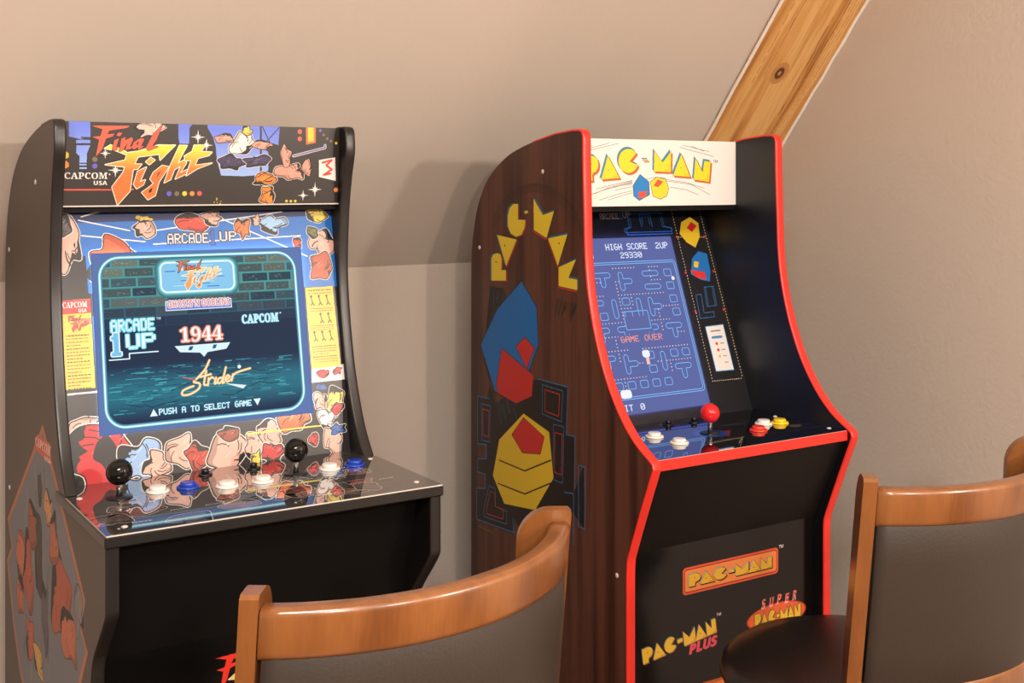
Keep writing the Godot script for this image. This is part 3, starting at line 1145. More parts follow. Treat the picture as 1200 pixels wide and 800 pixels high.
	write(bd, "USA", sans_bold, c[2].x, c[2].y, c[3].x - c[2].x, c[3].y - c[2].y, rgb(238, 232, 224))
	bd.line(PackedVector2Array([c[4], c[5]]), 2.2, rgb(224, 84, 66))
	bd.line(PackedVector2Array([c[6], c[7]]), 2.2, rgb(224, 84, 66))
	brush_logo(bd, Transform2D(), rgb(236, 88, 62), rgb(232, 204, 64), rgb(226, 112, 50), rgb(246, 234, 216))
	return bd.im


func bezel_black() -> Image:
	var ink := rgb(34, 30, 32)
	var bd := Board.new(451, 414, 2.4, ink)
	var blue := rgb(26, 104, 186)
	var skin := rgb(216, 168, 152)
	var red := rgb(190, 42, 44)
	bd.poly(pv([-8.1,22.2,54.9,15.4,243.4,18.5,470.6,10.3,458.5,138.8,-12.7,129.5]), blue)
	bd.poly(pv([-7,-2.7,472.3,-7.7,470,16.3,-8.1,22.2]), rgb(24, 40, 92))
	bd.poly(pv([-10.2,71.7,39.4,73.3,41.5,132.3,-15.7,199.3]), ink)
	for l: PackedVector2Array in [pv([36,12.4,88,-1.6]), pv([31.9,17.7,108.3,35.3]), pv([35.8,41.6,131.1,53.4]), pv([148.2,36.1,361.5,8.9]), pv([144.2,57.8,391.6,50.2]), pv([143.4,71.4,389.9,70.6]), pv([243.7,12.9,400.9,85.4])]:
		bd.line(l, 2.0, rgb(226, 222, 222))
	# inked patches in the colours of the drawn crowd, plain shapes only
	patch(bd, pv([15.3,52.9])[0], 20, 44, skin, 1, 1.5)
	patch(bd, pv([6.7,22.5])[0], 14, 22, rgb(84, 76, 80), 2, 1.5)
	patch(bd, pv([83.6,81.5])[0], 46, 36, rgb(222, 92, 54), 3, 1.5)
	patch(bd, pv([73.7,98.3])[0], 30, 22, ink, 4, 0.0)
	patch(bd, pv([129.6,33])[0], 17, 16, skin, 5, 1.5)
	patch(bd, pv([130.6,16.7])[0], 14, 6, rgb(220, 190, 80), 6, 1.0)
	patch(bd, pv([207.7,26.3])[0], 30, 15, rgb(206, 66, 48), 7, 1.5)
	patch(bd, pv([240.5,18.5])[0], 18, 12, skin, 8, 1.3)
	patch(bd, pv([292.4,36.5])[0], 14, 18, rgb(222, 110, 54), 9, 1.3)
	patch(bd, pv([341.8,28.8])[0], 24, 17, rgb(150, 190, 226), 10, 1.3)
	patch(bd, pv([315.5,22.6])[0], 10, 10, skin, 11, 1.0)
	patch(bd, pv([425.7,15.6])[0], 22, 18, rgb(222, 196, 70), 12, 1.4)
	patch(bd, pv([430.7,64.4])[0], 26, 22, skin, 13, 1.4)
	patch(bd, pv([424,103.7])[0], 22, 24, rgb(176, 84, 58), 14, 1.4)
	patch(bd, pv([413.7,44.9])[0], 13, 11, rgb(96, 104, 62), 15, 1.2)
	patch(bd, pv([384.4,63.1])[0], 9, 9, rgb(196, 60, 44), 16, 1.2)
	# lower part
	bd.line(pv([5,279,54.3,278.5]), 2.6, rgb(224, 220, 220))
	patch(bd, pv([27,328.7])[0], 22, 22, skin, 17, 1.6)
	patch(bd, pv([30.7,354])[0], 16, 20, rgb(130, 170, 214), 18, 1.4)
	patch(bd, pv([52.1,369])[0], 62, 50, red, 19, 2.0)
	patch(bd, pv([59.7,367.4])[0], 20, 26, ink, 20, 0.0)
	patch(bd, pv([105.3,387.9])[0], 32, 34, rgb(138, 172, 214), 21, 1.8)
	patch(bd, pv([129.2,397.2])[0], 22, 22, skin, 22, 1.6)
	patch(bd, pv([166.9,380])[0], 26, 26, skin, 23, 1.6)
	patch(bd, pv([192.9,392.2])[0], 22, 24, rgb(176, 58, 40), 24, 1.6)
	patch(bd, pv([244.6,394.5])[0], 32, 34, skin, 25, 2.0)
	patch(bd, pv([246.9,363])[0], 20, 12, rgb(146, 66, 44), 26, 1.4)
	patch(bd, pv([287.5,383.6])[0], 18, 22, skin, 27, 1.6)
	patch(bd, pv([314.6,366.5])[0], 26, 20, skin, 28, 1.6)
	patch(bd, pv([355.2,353.2])[0], 26, 24, rgb(206, 96, 48), 29, 1.8)
	patch(bd, pv([314.8,400.2])[0], 26, 20, red, 30, 1.8)
	patch(bd, pv([288.2,410.3])[0], 10, 20, rgb(222, 200, 70), 51, 1.4)
	bd.line(pv([274.7,366.1,406.4,366.9]), 2.4, rgb(222, 206, 80))
	bd.poly(pv([393.5,273.5,452.4,269.9,453.1,295.6,391.5,295.8]), rgb(230, 224, 220))
	patch(bd, pv([414.1,282.3])[0], 14, 8, red, 52, 0.8)
	patch(bd, pv([439,280.2])[0], 8, 7, red, 53, 0.8)
	patch(bd, pv([431.2,330.3])[0], 19, 24, rgb(226, 204, 100), 54, 1.4)
	patch(bd, pv([404.1,324.9])[0], 12, 15, skin, 55, 1.2)
	patch(bd, pv([409,304.4])[0], 11, 6, rgb(40, 92, 170), 56, 1.0)
	patch(bd, pv([413.4,356.5])[0], 17, 17, rgb(232, 226, 222), 57, 1.3)
	patch(bd, pv([433.2,341.7])[0], 15, 11, red, 58, 1.3)
	patch(bd, pv([422.4,392.2])[0], 20, 28, skin, 59, 1.3)
	patch(bd, pv([430.1,375])[0], 16, 9, rgb(40, 92, 170), 60, 1.2)
	patch(bd, pv([386.4,388.1])[0], 9, 12, red, 61, 1.2)
	# the silver dot-letter badge
	var a := pv([166.6,44.8,232.9,46.4,244.8,38.3,270.5,38.8])
	dot_edged(bd, "ARCADE", a[0].x, a[0].y - 3, a[1].x - a[0].x, 16, rgb(206, 204, 206), rgb(50, 50, 60), 1.6)
	dot_edged(bd, "1", a[1].x + 4, a[0].y - 7, 8, 23, rgb(38, 92, 190), rgb(50, 50, 60), 1.4)
	dot_edged(bd, "UP", a[2].x + 7, a[0].y - 5, a[3].x - a[2].x + 2, 16, rgb(206, 204, 206), rgb(50, 50, 60), 1.6)
	# yellow instruction cards with their small print
	var c := pv([-3.4,139,43.7,138.9,45.2,159.8,44.6,272.5,-9.3,272.6])
	bd.poly(PackedVector2Array([Vector2(0, c[0].y), c[1], c[3], Vector2(0, c[4].y)]), rgb(226, 188, 62))
	bd.rect(0, c[0].y, c[1].x, c[2].y - c[0].y, rgb(206, 44, 48))
	write(bd, "CAPCOM", serif_bold, 3, c[0].y + 3, c[1].x - 8, 9, rgb(238, 232, 226))
	write(bd, "USA", sans_bold, 26, c[0].y + 14, c[1].x - 32, 5.5, rgb(238, 232, 226))
	brush_logo(bd, fit(Rect2(38, 5, 190, 118), Rect2(8, c[2].y + 3, 36, 24)), rgb(196, 52, 56), rgb(208, 120, 110), rgb(196, 52, 56), rgb(110, 40, 46), 5.0)
	small_print(bd, 6, c[2].y + 32, c[1].x - 10, 84, 17)
	var d := pv([393.2,138.6,442.8,138,445.9,272.2,393.5,273.5])
	bd.poly(d, rgb(226, 188, 62))
	for k in 3:
		for q in 3:
			if k == 1 and q == 0:
				continue
			var o: Vector2 = d[0] + Vector2(9 + q * 14 + k * 0.5, 17 + k * 30)
			bd.line(PackedVector2Array([o, o + Vector2(2, 9), o + Vector2(-1, 13)]), 2.0, rgb(70, 56, 34))
			bd.line(PackedVector2Array([o + Vector2(2, 9), o + Vector2(5, 13)]), 2.0, rgb(70, 56, 34))
			bd.disc(o + Vector2(0, -2), 2.2, rgb(70, 56, 34))
	small_print(bd, d[0].x + 4, d[0].y + 4, 42, 10, 2)
	small_print(bd, d[0].x + 4, d[0].y + 35, 42, 8, 2)
	small_print(bd, d[0].x + 4, d[0].y + 64, 42, 10, 3)
	small_print(bd, d[0].x + 4, d[0].y + 98, 44, 30, 7)
	# the blue strip left of the screen
	bd.poly(pv([45,164.9,51.2,165.3,56,293.9,48.5,293.2]), rgb(46, 96, 176))
	return bd.im


func small_print(bd: Board, x: float, y: float, w: float, h: float, rows: int) -> void:
	# lines of print too small to read
	var r := RandomNumberGenerator.new()
	r.seed = int(x * 7 + y * 3)
	for k in rows:
		var px := x
		var end := x + w * (1.0 if k % 4 != 3 else r.randf_range(0.4, 0.8))
		var yy := y + h * k / rows
		while px < end:
			var l := minf(r.randf_range(1.5, 5.0), end - px)
			bd.rect(px, yy, l, h / rows * 0.36, rgb(128, 100, 44) if k % 4 else rgb(70, 54, 30))
			px += l + 1.0


func screen_black() -> Image:
	var w := 343.0
	var h := 275.5
	var bd := Board.new(w, h, 3.0, rgb(96, 116, 172))
	var navy := rgb(14, 22, 52)
	var inner := bd.round_rect(11, 8, 318, 258, 30)
	bd.poly(inner, navy)
	# brick wall picture in the upper part of the menu
	var r := RandomNumberGenerator.new()
	r.seed = 12
	for row in 7:
		var x := -20.0 - (row % 2) * 18.0
		while x < 330:
			var bw := r.randf_range(38, 50)
			var y := 8.0 + row * 15.6
			var fade := clampf((float(row) - 3.4) / 3.2, 0.0, 1.0)
			var tone: Color = [rgb(70, 84, 78), rgb(96, 100, 84), rgb(40, 58, 66), rgb(110, 118, 100), rgb(64, 88, 90)][r.randi() % 5]
			var glow := clampf(1.0 - absf(x + 15 - 165) / 190.0, 0.0, 1.0)
			var joint := rgb(78, 150, 148).lerp(navy, fade)
			bd_clip(bd, x, y, bw, 15.6, joint, inner)
			bd_clip(bd, x + 1.6, y + 1.6, bw - 3.2, 12.4, tone.lerp(navy, fade), inner)
			for k in 9:
				bd_clip(bd, x + 3 + r.randf() * (bw - 10), y + 3 + r.randf() * 8, r.randf_range(1, 4), r.randf_range(0.6, 1.6), tone.lightened(0.25).lerp(navy, fade), inner)
			x += bw
	# teal stone floor picture
	for k in 40:
		var f := k / 39.0
		bd_clip(bd, 11, 172 + f * 92, 318, 2.6, navy.lerp(rgb(34, 124, 138), sin(PI * clampf(f * 1.05, 0, 1)) * 0.85), inner)
	for k in 260:
		var y := r.randf_range(178, 246)
		var l := r.randf_range(4, 26)
		bd_clip(bd, r.randf_range(14, 300), y, l, r.randf_range(0.5, 1.6), [rgb(48, 140, 152), rgb(16, 72, 92), rgb(70, 170, 180), rgb(20, 90, 108)][k % 4], inner)
	for k in 7:
		var p := PackedVector2Array([Vector2(r.randf_range(30, 250), r.randf_range(182, 236))])
		for i in 6:
			p.append(p[i] + Vector2(r.randf_range(8, 18), r.randf_range(-7, 5)))
		bd.line(p, 1.2, rgb(8, 36, 52))
	for k in [[8.0, rgb(78, 124, 160)], [5.0, rgb(100, 176, 200)], [3.2, rgb(150, 226, 236)], [1.8, rgb(240, 255, 255)]]:
		bd.line(inner, k[0], k[1], true)
	# lit frame with the brush lettering
	for k in [[20.0, rgb(62, 116, 120)], [15.0, rgb(78, 146, 150)], [11.0, rgb(104, 186, 194)], [7.5, rgb(158, 228, 236)], [4.6, rgb(244, 255, 255)]]:
		bd.line(bd.round_rect(106, 20, 116, 44, 9), k[0], k[1], true)
	bd.poly(bd.round_rect(106, 20, 116, 44, 9), rgb(138, 200, 236))
	for k in 14:
		bd.rect(r.randf_range(108, 190), 24 + k * 2.6, r.randf_range(10, 30), 1.4, rgb(58, 128, 206) if k % 2 else rgb(186, 228, 246))
	brush_logo(bd, fit(Rect2(38, 5, 190, 118), Rect2(128, 17, 74, 46)), rgb(236, 120, 70), rgb(255, 222, 150), rgb(250, 168, 90), rgb(255, 255, 246), 4.5)
	# game titles
	bd.rect(110, 80, 106, 14, rgb(120, 130, 214))
	bd.line(PackedVector2Array([Vector2(110, 80), Vector2(216, 80), Vector2(216, 94), Vector2(110, 94)]), 1.6, rgb(232, 246, 255), true)
	write_edged(bd, "GHOSTS'N GOBLINS", sans_bold, 113, 78.5, 100, 11.5, rgb(240, 128, 96), rgb(244, 246, 255), 1.0)
	write_edged(bd, "1944", serif_bold, 130, 122, 68, 23, rgb(250, 250, 252), rgb(238, 140, 96), 2.2)
	bd.poly(pv([120, 150, 210, 150, 203, 160, 172, 163, 166, 170, 160, 163, 128, 160]), rgb(222, 246, 252))
	bd.poly(pv([144, 152, 150, 152, 147, 158, 141, 158]), rgb(40, 80, 110))
	bd.poly(pv([182, 152, 188, 152, 185, 158, 180, 158]), rgb(40, 80, 110))
	var cr := rgb(255, 236, 190)
	var script := [pv([174, 176, 166, 190, 152, 203, 147, 208, 156, 211, 154, 219, 140, 226, 128, 226, 130, 219, 146, 214]), pv([168, 192, 163, 212, 167, 214]), pv([157, 201, 175, 198]), pv([171, 204, 169, 215]), pv([170, 208, 176, 203, 179, 205]), pv([183, 204, 180, 213, 184, 212]), pv([193, 205, 187, 206, 185, 212, 189, 213, 194, 207]), pv([200, 189, 193, 212, 196, 212]), pv([198, 209, 205, 205, 202, 202, 198, 207, 201, 212, 207, 209]), pv([211, 201, 208, 211]), pv([209, 205, 217, 199, 240, 194])]
	for stroke: PackedVector2Array in script:
		bd.line(smooth_path(stroke, 4), 4.0, rgb(250, 178, 90))
	for stroke: PackedVector2Array in script:
		bd.line(smooth_path(stroke, 4), 2.2, cr)
	bd.poly(pv([196, 214, 232, 220, 226, 225]), rgb(232, 244, 250))
	bd.line(pv([130, 199, 150, 205]), 1.8, rgb(226, 90, 80))
	bd.disc(Vector2(222, 190), 3.0, rgb(240, 246, 250))
	# badges and the instruction line
	dot_edged(bd, "ARCADE", 24, 104, 66, 18, rgb(236, 250, 255), rgb(120, 220, 240), 1.8)
	dot_edged(bd, "1", 24, 124, 17, 34, rgb(120, 196, 236), rgb(226, 248, 255), 2.2)
	dot_edged(bd, "UP", 46, 127, 44, 22, rgb(240, 252, 255), rgb(120, 220, 240), 1.8)
	bd.line(pv([20, 164, 50, 164, 50, 156, 94, 156]), 2.2, rgb(226, 248, 255))
	write(bd, "TM", sans_bold, 94, 103, 7, 4, rgb(220, 244, 255))
	write_edged(bd, "CAPCOM", serif_bold, 232, 108, 62, 14, rgb(214, 246, 255), rgb(150, 220, 240), 1.0)
	bd.disc(Vector2(298, 108), 1.4, rgb(214, 246, 255))
	dot_edged(bd, "PUSH A TO SELECT GAME", 90, 244, 148, 9, rgb(240, 252, 255), rgb(96, 180, 206), 0.6)
	bd.poly(pv([76, 254, 82, 243, 88, 254]), rgb(240, 252, 255))
	bd.poly(pv([242, 243, 254, 243, 248, 254]), rgb(240, 252, 255))
	return bd.im


func bd_clip(bd: Board, x: float, y: float, w: float, h: float, c: Color, inner: PackedVector2Array) -> void:
	# a rectangle cut off at the rounded picture edge
	for p in Geometry2D.intersect_polygons(pv([x, y, x + w, y, x + w, y + h, x, y + h]), inner):
		bd.poly(p, c)


func deck_black() -> Image:
	var bd := Board.new(485, 221.5, 2.0, rgb(62, 58, 56))
	var skin := rgb(150, 118, 106)
	var cols := [skin, rgb(140, 70, 64), rgb(70, 62, 62), rgb(108, 112, 122), skin, rgb(92, 84, 80)]
	shards(bd, 180, 10, 240, 180, cols, 26, 5, 34, 1.4)
	shards(bd, 10, 60, 120, 140, [rgb(96, 86, 84), rgb(124, 74, 72), rgb(92, 98, 108)], 7, 6, 34, 1.4)
	for k in 40:
		bd.disc(Vector2(400 + rng.randf_range(-36, 40), 50 + rng.randf_range(-36, 30)), rng.randf_range(1.0, 2.2), rgb(200, 190, 184))
	for w in [["MOVE", 44, 175], ["ATTACK", 104, 142], ["JUMP", 152, 142], ["MOVE", 312, 180], ["ATTACK", 372, 142], ["JUMP", 418, 142]]:
		write(bd, w[0], sans_bold, w[1], w[2], 26, 5, rgb(206, 200, 194))
	return bd.im


func kick_black() -> Image:
	var bd := Board.new(451, 430, 1.6, rgb(9, 9, 9))
	var c := pv([153.2,31.4,165.5,67.7])
	brush_logo(bd, fit(Rect2(38, 5, 190, 118), Rect2(c[0].x, c[0].y, 190, 118), -0.03), rgb(226, 56, 44), rgb(232, 204, 84), rgb(226, 112, 50), rgb(232, 220, 200))
	return bd.im


func side_print_black() -> Image:
	var bd := Board.new(680, 1000, 1.4, rgb(84, 76, 70))
	var grain := FastNoiseLite.new()
	grain.seed = 8
	grain.frequency = 0.4
	for y in bd.im.get_height():
		for x in bd.im.get_width():
			var v := grain.get_noise_2d(x, y * 0.6) * 0.035
			bd.im.set_pixel(x, y, rgb(84, 76, 70).lightened(v) if v > 0 else rgb(84, 76, 70).darkened(-v))
	var outline := pv([304,468.2,570.8,659.5,546.1,701.4,583.8,724.6,502.9,839.9,291.8,970.8,133.7,910.2,75.8,849.7,15.1,751,57.9,716.6,21.3,677.8])
	bd.poly(outline, rgb(176, 112, 80))
	var c := Vector2.ZERO
	for p in outline:
		c += p
	c /= outline.size()
	var inner := PackedVector2Array()
	for p in outline:
		inner.append(c + (p - c) * 0.955)
	bd.poly(inner, rgb(112, 116, 124))
	var b := RandomNumberGenerator.new()
	b.seed = 3
	for k in 60:
		var q := c + Vector2(b.randf_range(-120, 120), b.randf_range(-300, 200))
		if Geometry2D.is_point_in_polygon(q + Vector2(0, 40), inner) and Geometry2D.is_point_in_polygon(q - Vector2(0, 10), inner):
			bd.line(PackedVector2Array([q, q + Vector2(b.randf_range(-12, 12), 36)]), b.randf_range(3, 9), [rgb(128, 132, 138), rgb(92, 98, 110), rgb(120, 120, 122)][k % 3])
	# plain painted patches in the brown and dark tones of the poster
	for k in [[62, 430, 26, 110, rgb(186, 106, 76)], [85, 480, 24, 130, rgb(168, 84, 62)], [120, 420, 18, 170, rgb(58, 48, 46)], [150, 300, 17, 60, rgb(196, 140, 96)], [180, 540, 40, 140, rgb(168, 84, 62)], [205, 640, 26, 90, rgb(186, 106, 76)], [124, 230, 10, 55, rgb(70, 56, 50)], [95, 680, 22, 70, rgb(176, 92, 66)], [140, 600, 14, 120, rgb(90, 86, 90)], [100, 330, 20, 70, rgb(150, 84, 62)], [165, 380, 18, 80, rgb(176, 100, 72)], [60, 560, 16, 70, rgb(176, 100, 72)], [120, 740, 22, 60, rgb(196, 160, 90)], [230, 560, 14, 80, rgb(128, 124, 124)]]:
		var at: Vector2 = lone(k[0], k[1])
		patch(bd, at, k[2] * 1.9, k[3] * 0.5, k[4], 70 + int(k[0]), 1.1, 10)
	var top := pv([261.9,491.2,353.9,488.2,365.4,520.5,244.1,515.7])
	bd.poly(top, rgb(196, 96, 76))
	var t0 := pv([249.2,496.6,360.8,492,353.9,508.5,249.2,509.4])
	write_in(bd, "CAPCOM", serif_bold, t0, rgb(226, 212, 202))
	write_in(bd, "USA", sans_bold, pv([316.1,513.7,358.5,511.7,360.8,518.3,318.5,520.5]), rgb(226, 212, 202))
	return bd.im


func lone(x: float, y: float) -> Vector2:
	# from the poster's own grid to millimetres on the side
	return Vector2(LONE_X.x + x * LONE_X.y + y * LONE_X.z, LONE_Y.x + x * LONE_Y.y + y * LONE_Y.z)


const LONE_X := Vector3(-8.59, 2.3632, -0.0000)
const LONE_Y := Vector3(526.88, -0.6066, 0.5189)


func write_in(bd: Board, words: String, f: Font, c: PackedVector2Array, col: Color) -> void:
	# words stretched between four corners
	for t: PackedVector2Array in text_shape(words, f):
		var q := PackedVector2Array()
		for p in t:
			q.append(c[0].lerp(c[1], p.x).lerp(c[3].lerp(c[2], p.x), p.y))
		bd.poly(q, col)


# ------------------------------------------------------------------ the woodgrain cabinet
func woodgrain_cabinet() -> void:
	var base := Vector3(1.2493, 0, -1.7149)
	var t := thing("arcade_cabinet", "woodgrain-sided arcade cabinet with red edge trim, white marquee and one red-ball joystick", "arcade cabinet", base)
	var front := smooth_path(pv([0.0, 0.08, 0.001, 0.02, 0.004, -0.06, 0.007, -0.13, 0.014, -0.185, 0.026, -0.235, 0.043, -0.285, 0.069, -0.34, 0.105, -0.392, 0.143, -0.429, 0.185, -0.4545]), 5)
	front.append_array(pv([0.191, -0.459, 0.192, -0.465]))
	var low := smooth_path(pv([0.192, -0.465, 0.19, -0.473, 0.164, -0.535, 0.132, -0.615, 0.126, -0.634, 0.1245, -0.66]), 4)
	var p := rear_outline()
	p.append_array(front.slice(1))
	p.append_array(low.slice(1))
	p.append_array(pv([0.1245, 0.33 - EYE]))
	var side := tex_mat(side_print_wood(), 0.42)
	var uvs := Vector2(0.6, 1.0)
	var uva := Vector2(-0.382, 0.1 + EYE)
	obj("side_panel", extrude(lift(p), 0.0, T, uvs, uva, side, M.soft_black), t)
	var inner := mat(rgb(12, 12, 17), 0.4)
	obj("side_panel", extrude(lift(p), W - T, W, uvs, uva, inner, M.soft_black), t)
	var edge := pv([-0.382, -0.2])
	edge = pv([-0.156, 0.075, -0.086, 0.087, -0.033, 0.0915, -0.012, 0.0915, -0.006, 0.09, -0.002, 0.086])
	edge.append_array(front)
	edge.append_array(low.slice(1))
	edge.append_array(pv([0.1245, 0.33 - EYE]))
	for x in [0.0, W - T]:
		obj("edge_trim", ribbon(lift(edge), x - 0.0006, x + T + 0.0006, 0.0024), t, M.red_edge)
	var x0 := T
	var iw := W - 2 * T
	var y := EYE
	obj("marquee", panel(Vector3(x0, y + 0.082, -0.112), Vector3(iw, 0, 0), Vector3(0, -0.128, 0), 0.012, tex_mat(marquee_white(), 0.35), M.plastic_white), t)
	obj("speaker_shelf", box(Vector3(x0, y - 0.056, -0.3), Vector3(x0 + iw, y - 0.0465, -0.114)), t, M.soft_black)
	obj("top_panel", box(Vector3(x0, y + 0.03, -0.22), Vector3(x0 + iw, y + 0.04, -0.124)), t, M.soft_black)
	var bo := Vector3(x0, y - 0.053, -0.213)
	var by := Vector3(0, -0.404, 0.150)
	obj("art_panel", panel(bo, Vector3(iw, 0, 0), by, 0.006, tex_mat(bezel_maze(), 0.3), M.soft_black), t)
	var ey := by.normalized()
	var n := by.cross(Vector3.RIGHT).normalized()
	screen_part(t, bo + Vector3(0.073, 0, 0) + ey * 0.062 + n * 0.001, Vector3(0.2715, 0, 0), ey * 0.3465, screen_maze(), GLOW2, Color(0.36, 0.46, 1.0), LIGHT2)
	var dk := Node3D.new()
	dk.name = "control_deck"
	t.add_child(dk)
	var dy := EYE - 0.457
	obj("deck_board", box(Vector3(x0, dy - 0.016, -0.066), Vector3(x0 + iw, dy - 0.0005, 0.1805)), dk, M.soft_black)
	obj("edge_trim", box(Vector3(x0, dy - 0.017, 0.1805), Vector3(x0 + iw, dy + 0.0012, 0.1832), 0.001), dk, M.red_edge)
	var cover := tex_mat(deck_maze(), 0.06)
	cover.metallic_specular = 0.7
	cover.roughness = 0.03
	cover.clearcoat_enabled = true
	cover.clearcoat = 1.0
	cover.clearcoat_roughness = 0.02
	obj("deck_cover", panel(Vector3(x0, dy + 0.0015, -0.066), Vector3(iw, 0, 0), Vector3(0, 0, 0.2465), 0.002, cover, M.screw), dk)
	dy += 0.0015
	joystick(t, Vector3(x0 + 0.221, dy, 0.066), M.ball_red, 0.0175, 0.037, M.plastic_blue_disc if M.has("plastic_blue_disc") else M.plastic_black)
	for b in [[0.116, 0.036, M.plastic_white], [0.12, 0.099, M.plastic_white], [0.313, 0.095, M.plastic_red], [0.363, 0.057, M.plastic_white], [0.395, 0.067, M.plastic_yellow]]:
		button(t, Vector3(x0 + b[0], dy, b[1]), b[2])
	small_switch(t, Vector3(x0 + 0.207, dy, -0.034))
	small_switch(t, Vector3(x0 + 0.264, dy, -0.027))
	for s in [[0.435, 0.015], [0.438, 0.15], [0.012, 0.15]]:
		screw(t, Vector3(x0 + s[0], dy, s[1]), Vector3.ZERO)
	var kick := pv([0.176, -0.473, 0.1, -0.632, 0.09, -0.632, 0.164, -0.473])
	obj("upper_kick_board", extrude(lift(kick), x0, x0 + iw, Vector2.ONE, Vector2.ZERO, M.black, M.black), t)
	obj("lower_kick_board", panel(Vector3(x0, y - 0.632, 0.1), Vector3(iw, 0, 0), Vector3(0, -0.43, 0), 0.012, tex_mat(kick_maze(), 0.16), M.soft_black), t)
	obj("back_board", box(Vector3(x0, 0.33, -0.376), Vector3(x0 + iw, y - 0.14, -0.366)), t, M.soft_black)
	obj("riser", box(Vector3(0.0, 0, -0.38), Vector3(W, 0.328, 0.12), 0.003), t, M.black)
	for s in pv([257.1,80.7,32.8,230.6,479.8,762.4]):
		screw(t, Vector3(0, y + 0.1 - s.y / 1000.0, -0.382 + s.x / 1000.0), Vector3(0, 0, PI / 2))


const GOLD := Color(0.91, 0.8, 0.16)


func marquee_white() -> Image:
	var bd := Board.new(451, 128, 3.0, rgb(236, 230, 224))
	var ink := rgb(40, 36, 36)
	for l: PackedVector2Array in [pv([79.6,22.7,149.1,8.3]), pv([79.6,19.1,127.7,8.2]), pv([44.2,26.8,88.5,13.7]), pv([301.8,13.3,390.9,30.4]), pv([311.7,9.6,379,20.8]), pv([331.7,10.3,365.4,20.5]),
			pv([97.5,94.7,139.9,86.4,183.2,78.5]), pv([85.6,105,124.7,94.6,183.2,83.9]), pv([105,115.8,155.3,103.5,183.2,98.7]), pv([124.7,115.9,183.2,102.4]), pv([141.4,97.1,183.2,90.8]), pv([262.6,76.5,318.4,82.7,365.4,94.3]), pv([265.9,79.5,331.7,86.6,380.7,107.2]), pv([278.9,92,318.4,97.2,351.8,107.5]), pv([214.6,76.5,240.1,72.8,265.9,74]), pv([93,103.6,139.9,88.8])]:
		bd.line(l, 0.7, ink)
	bd.poly(pv([118.6,93.6,183.2,79,183.2,86.4]), rgb(176, 170, 166))
	var s := []
	var boxes := pv([66.3,30.1,105,81.5,105.9,29.6,152.2,77.8,148.5,16.2,199.5,66.7,208.3,37,222.9,42.3,235.9,19.3,280.5,63.9,284.8,24.9,331.7,72.6,339.1,34.3,382.4,81.5])
	var ch := ["P", "A", "C", "-", "M", "A", "N"]
	var turn := [-0.1, -0.07, -0.03, 0.0, 0.02, 0.06, 0.11]
	for k in 7:
		s.append([ch[k], (boxes[k * 2] + boxes[k * 2 + 1]) / 2, boxes[k * 2 + 1] - boxes[k * 2] - Vector2(2, 4), turn[k]])
	block_word(bd, s, rgb(238, 214, 52), rgb(58, 140, 180), rgb(226, 92, 64), Vector2(3.4, 3.4), 0.7)
	var tm := pv([389.9,37.7,401.6,44.3])
	write(bd, "TM", sans, tm[0].x, tm[0].y, tm[1].x - tm[0].x, 5, ink)
	# two small plain emblems where the drawing stands
	var a := pv([184.7,88.9,202,67.2,224.1,81.5,225.7,106.3,200.4,117.5,186.3,108.5])
	bd.poly(a, rgb(38, 130, 200))
	bd.line(a, 1.0, ink, true)
	bd.poly(pv([197.3,101.2,220.9,98.8,214.6,111.2,198.8,113.1]), rgb(226, 84, 66))
	var b := pv([227.3,81.5,243.3,72,265.9,76.5,274,94,269.1,109.1,252.9,115.4,233.7,108.8])
	bd.poly(b, rgb(236, 210, 56))
	bd.line(b, 1.0, ink, true)
	bd.poly(pv([235.3,88.9,246.5,76.5,260,81.5,246.5,92]), rgb(226, 84, 66))
	return bd.im


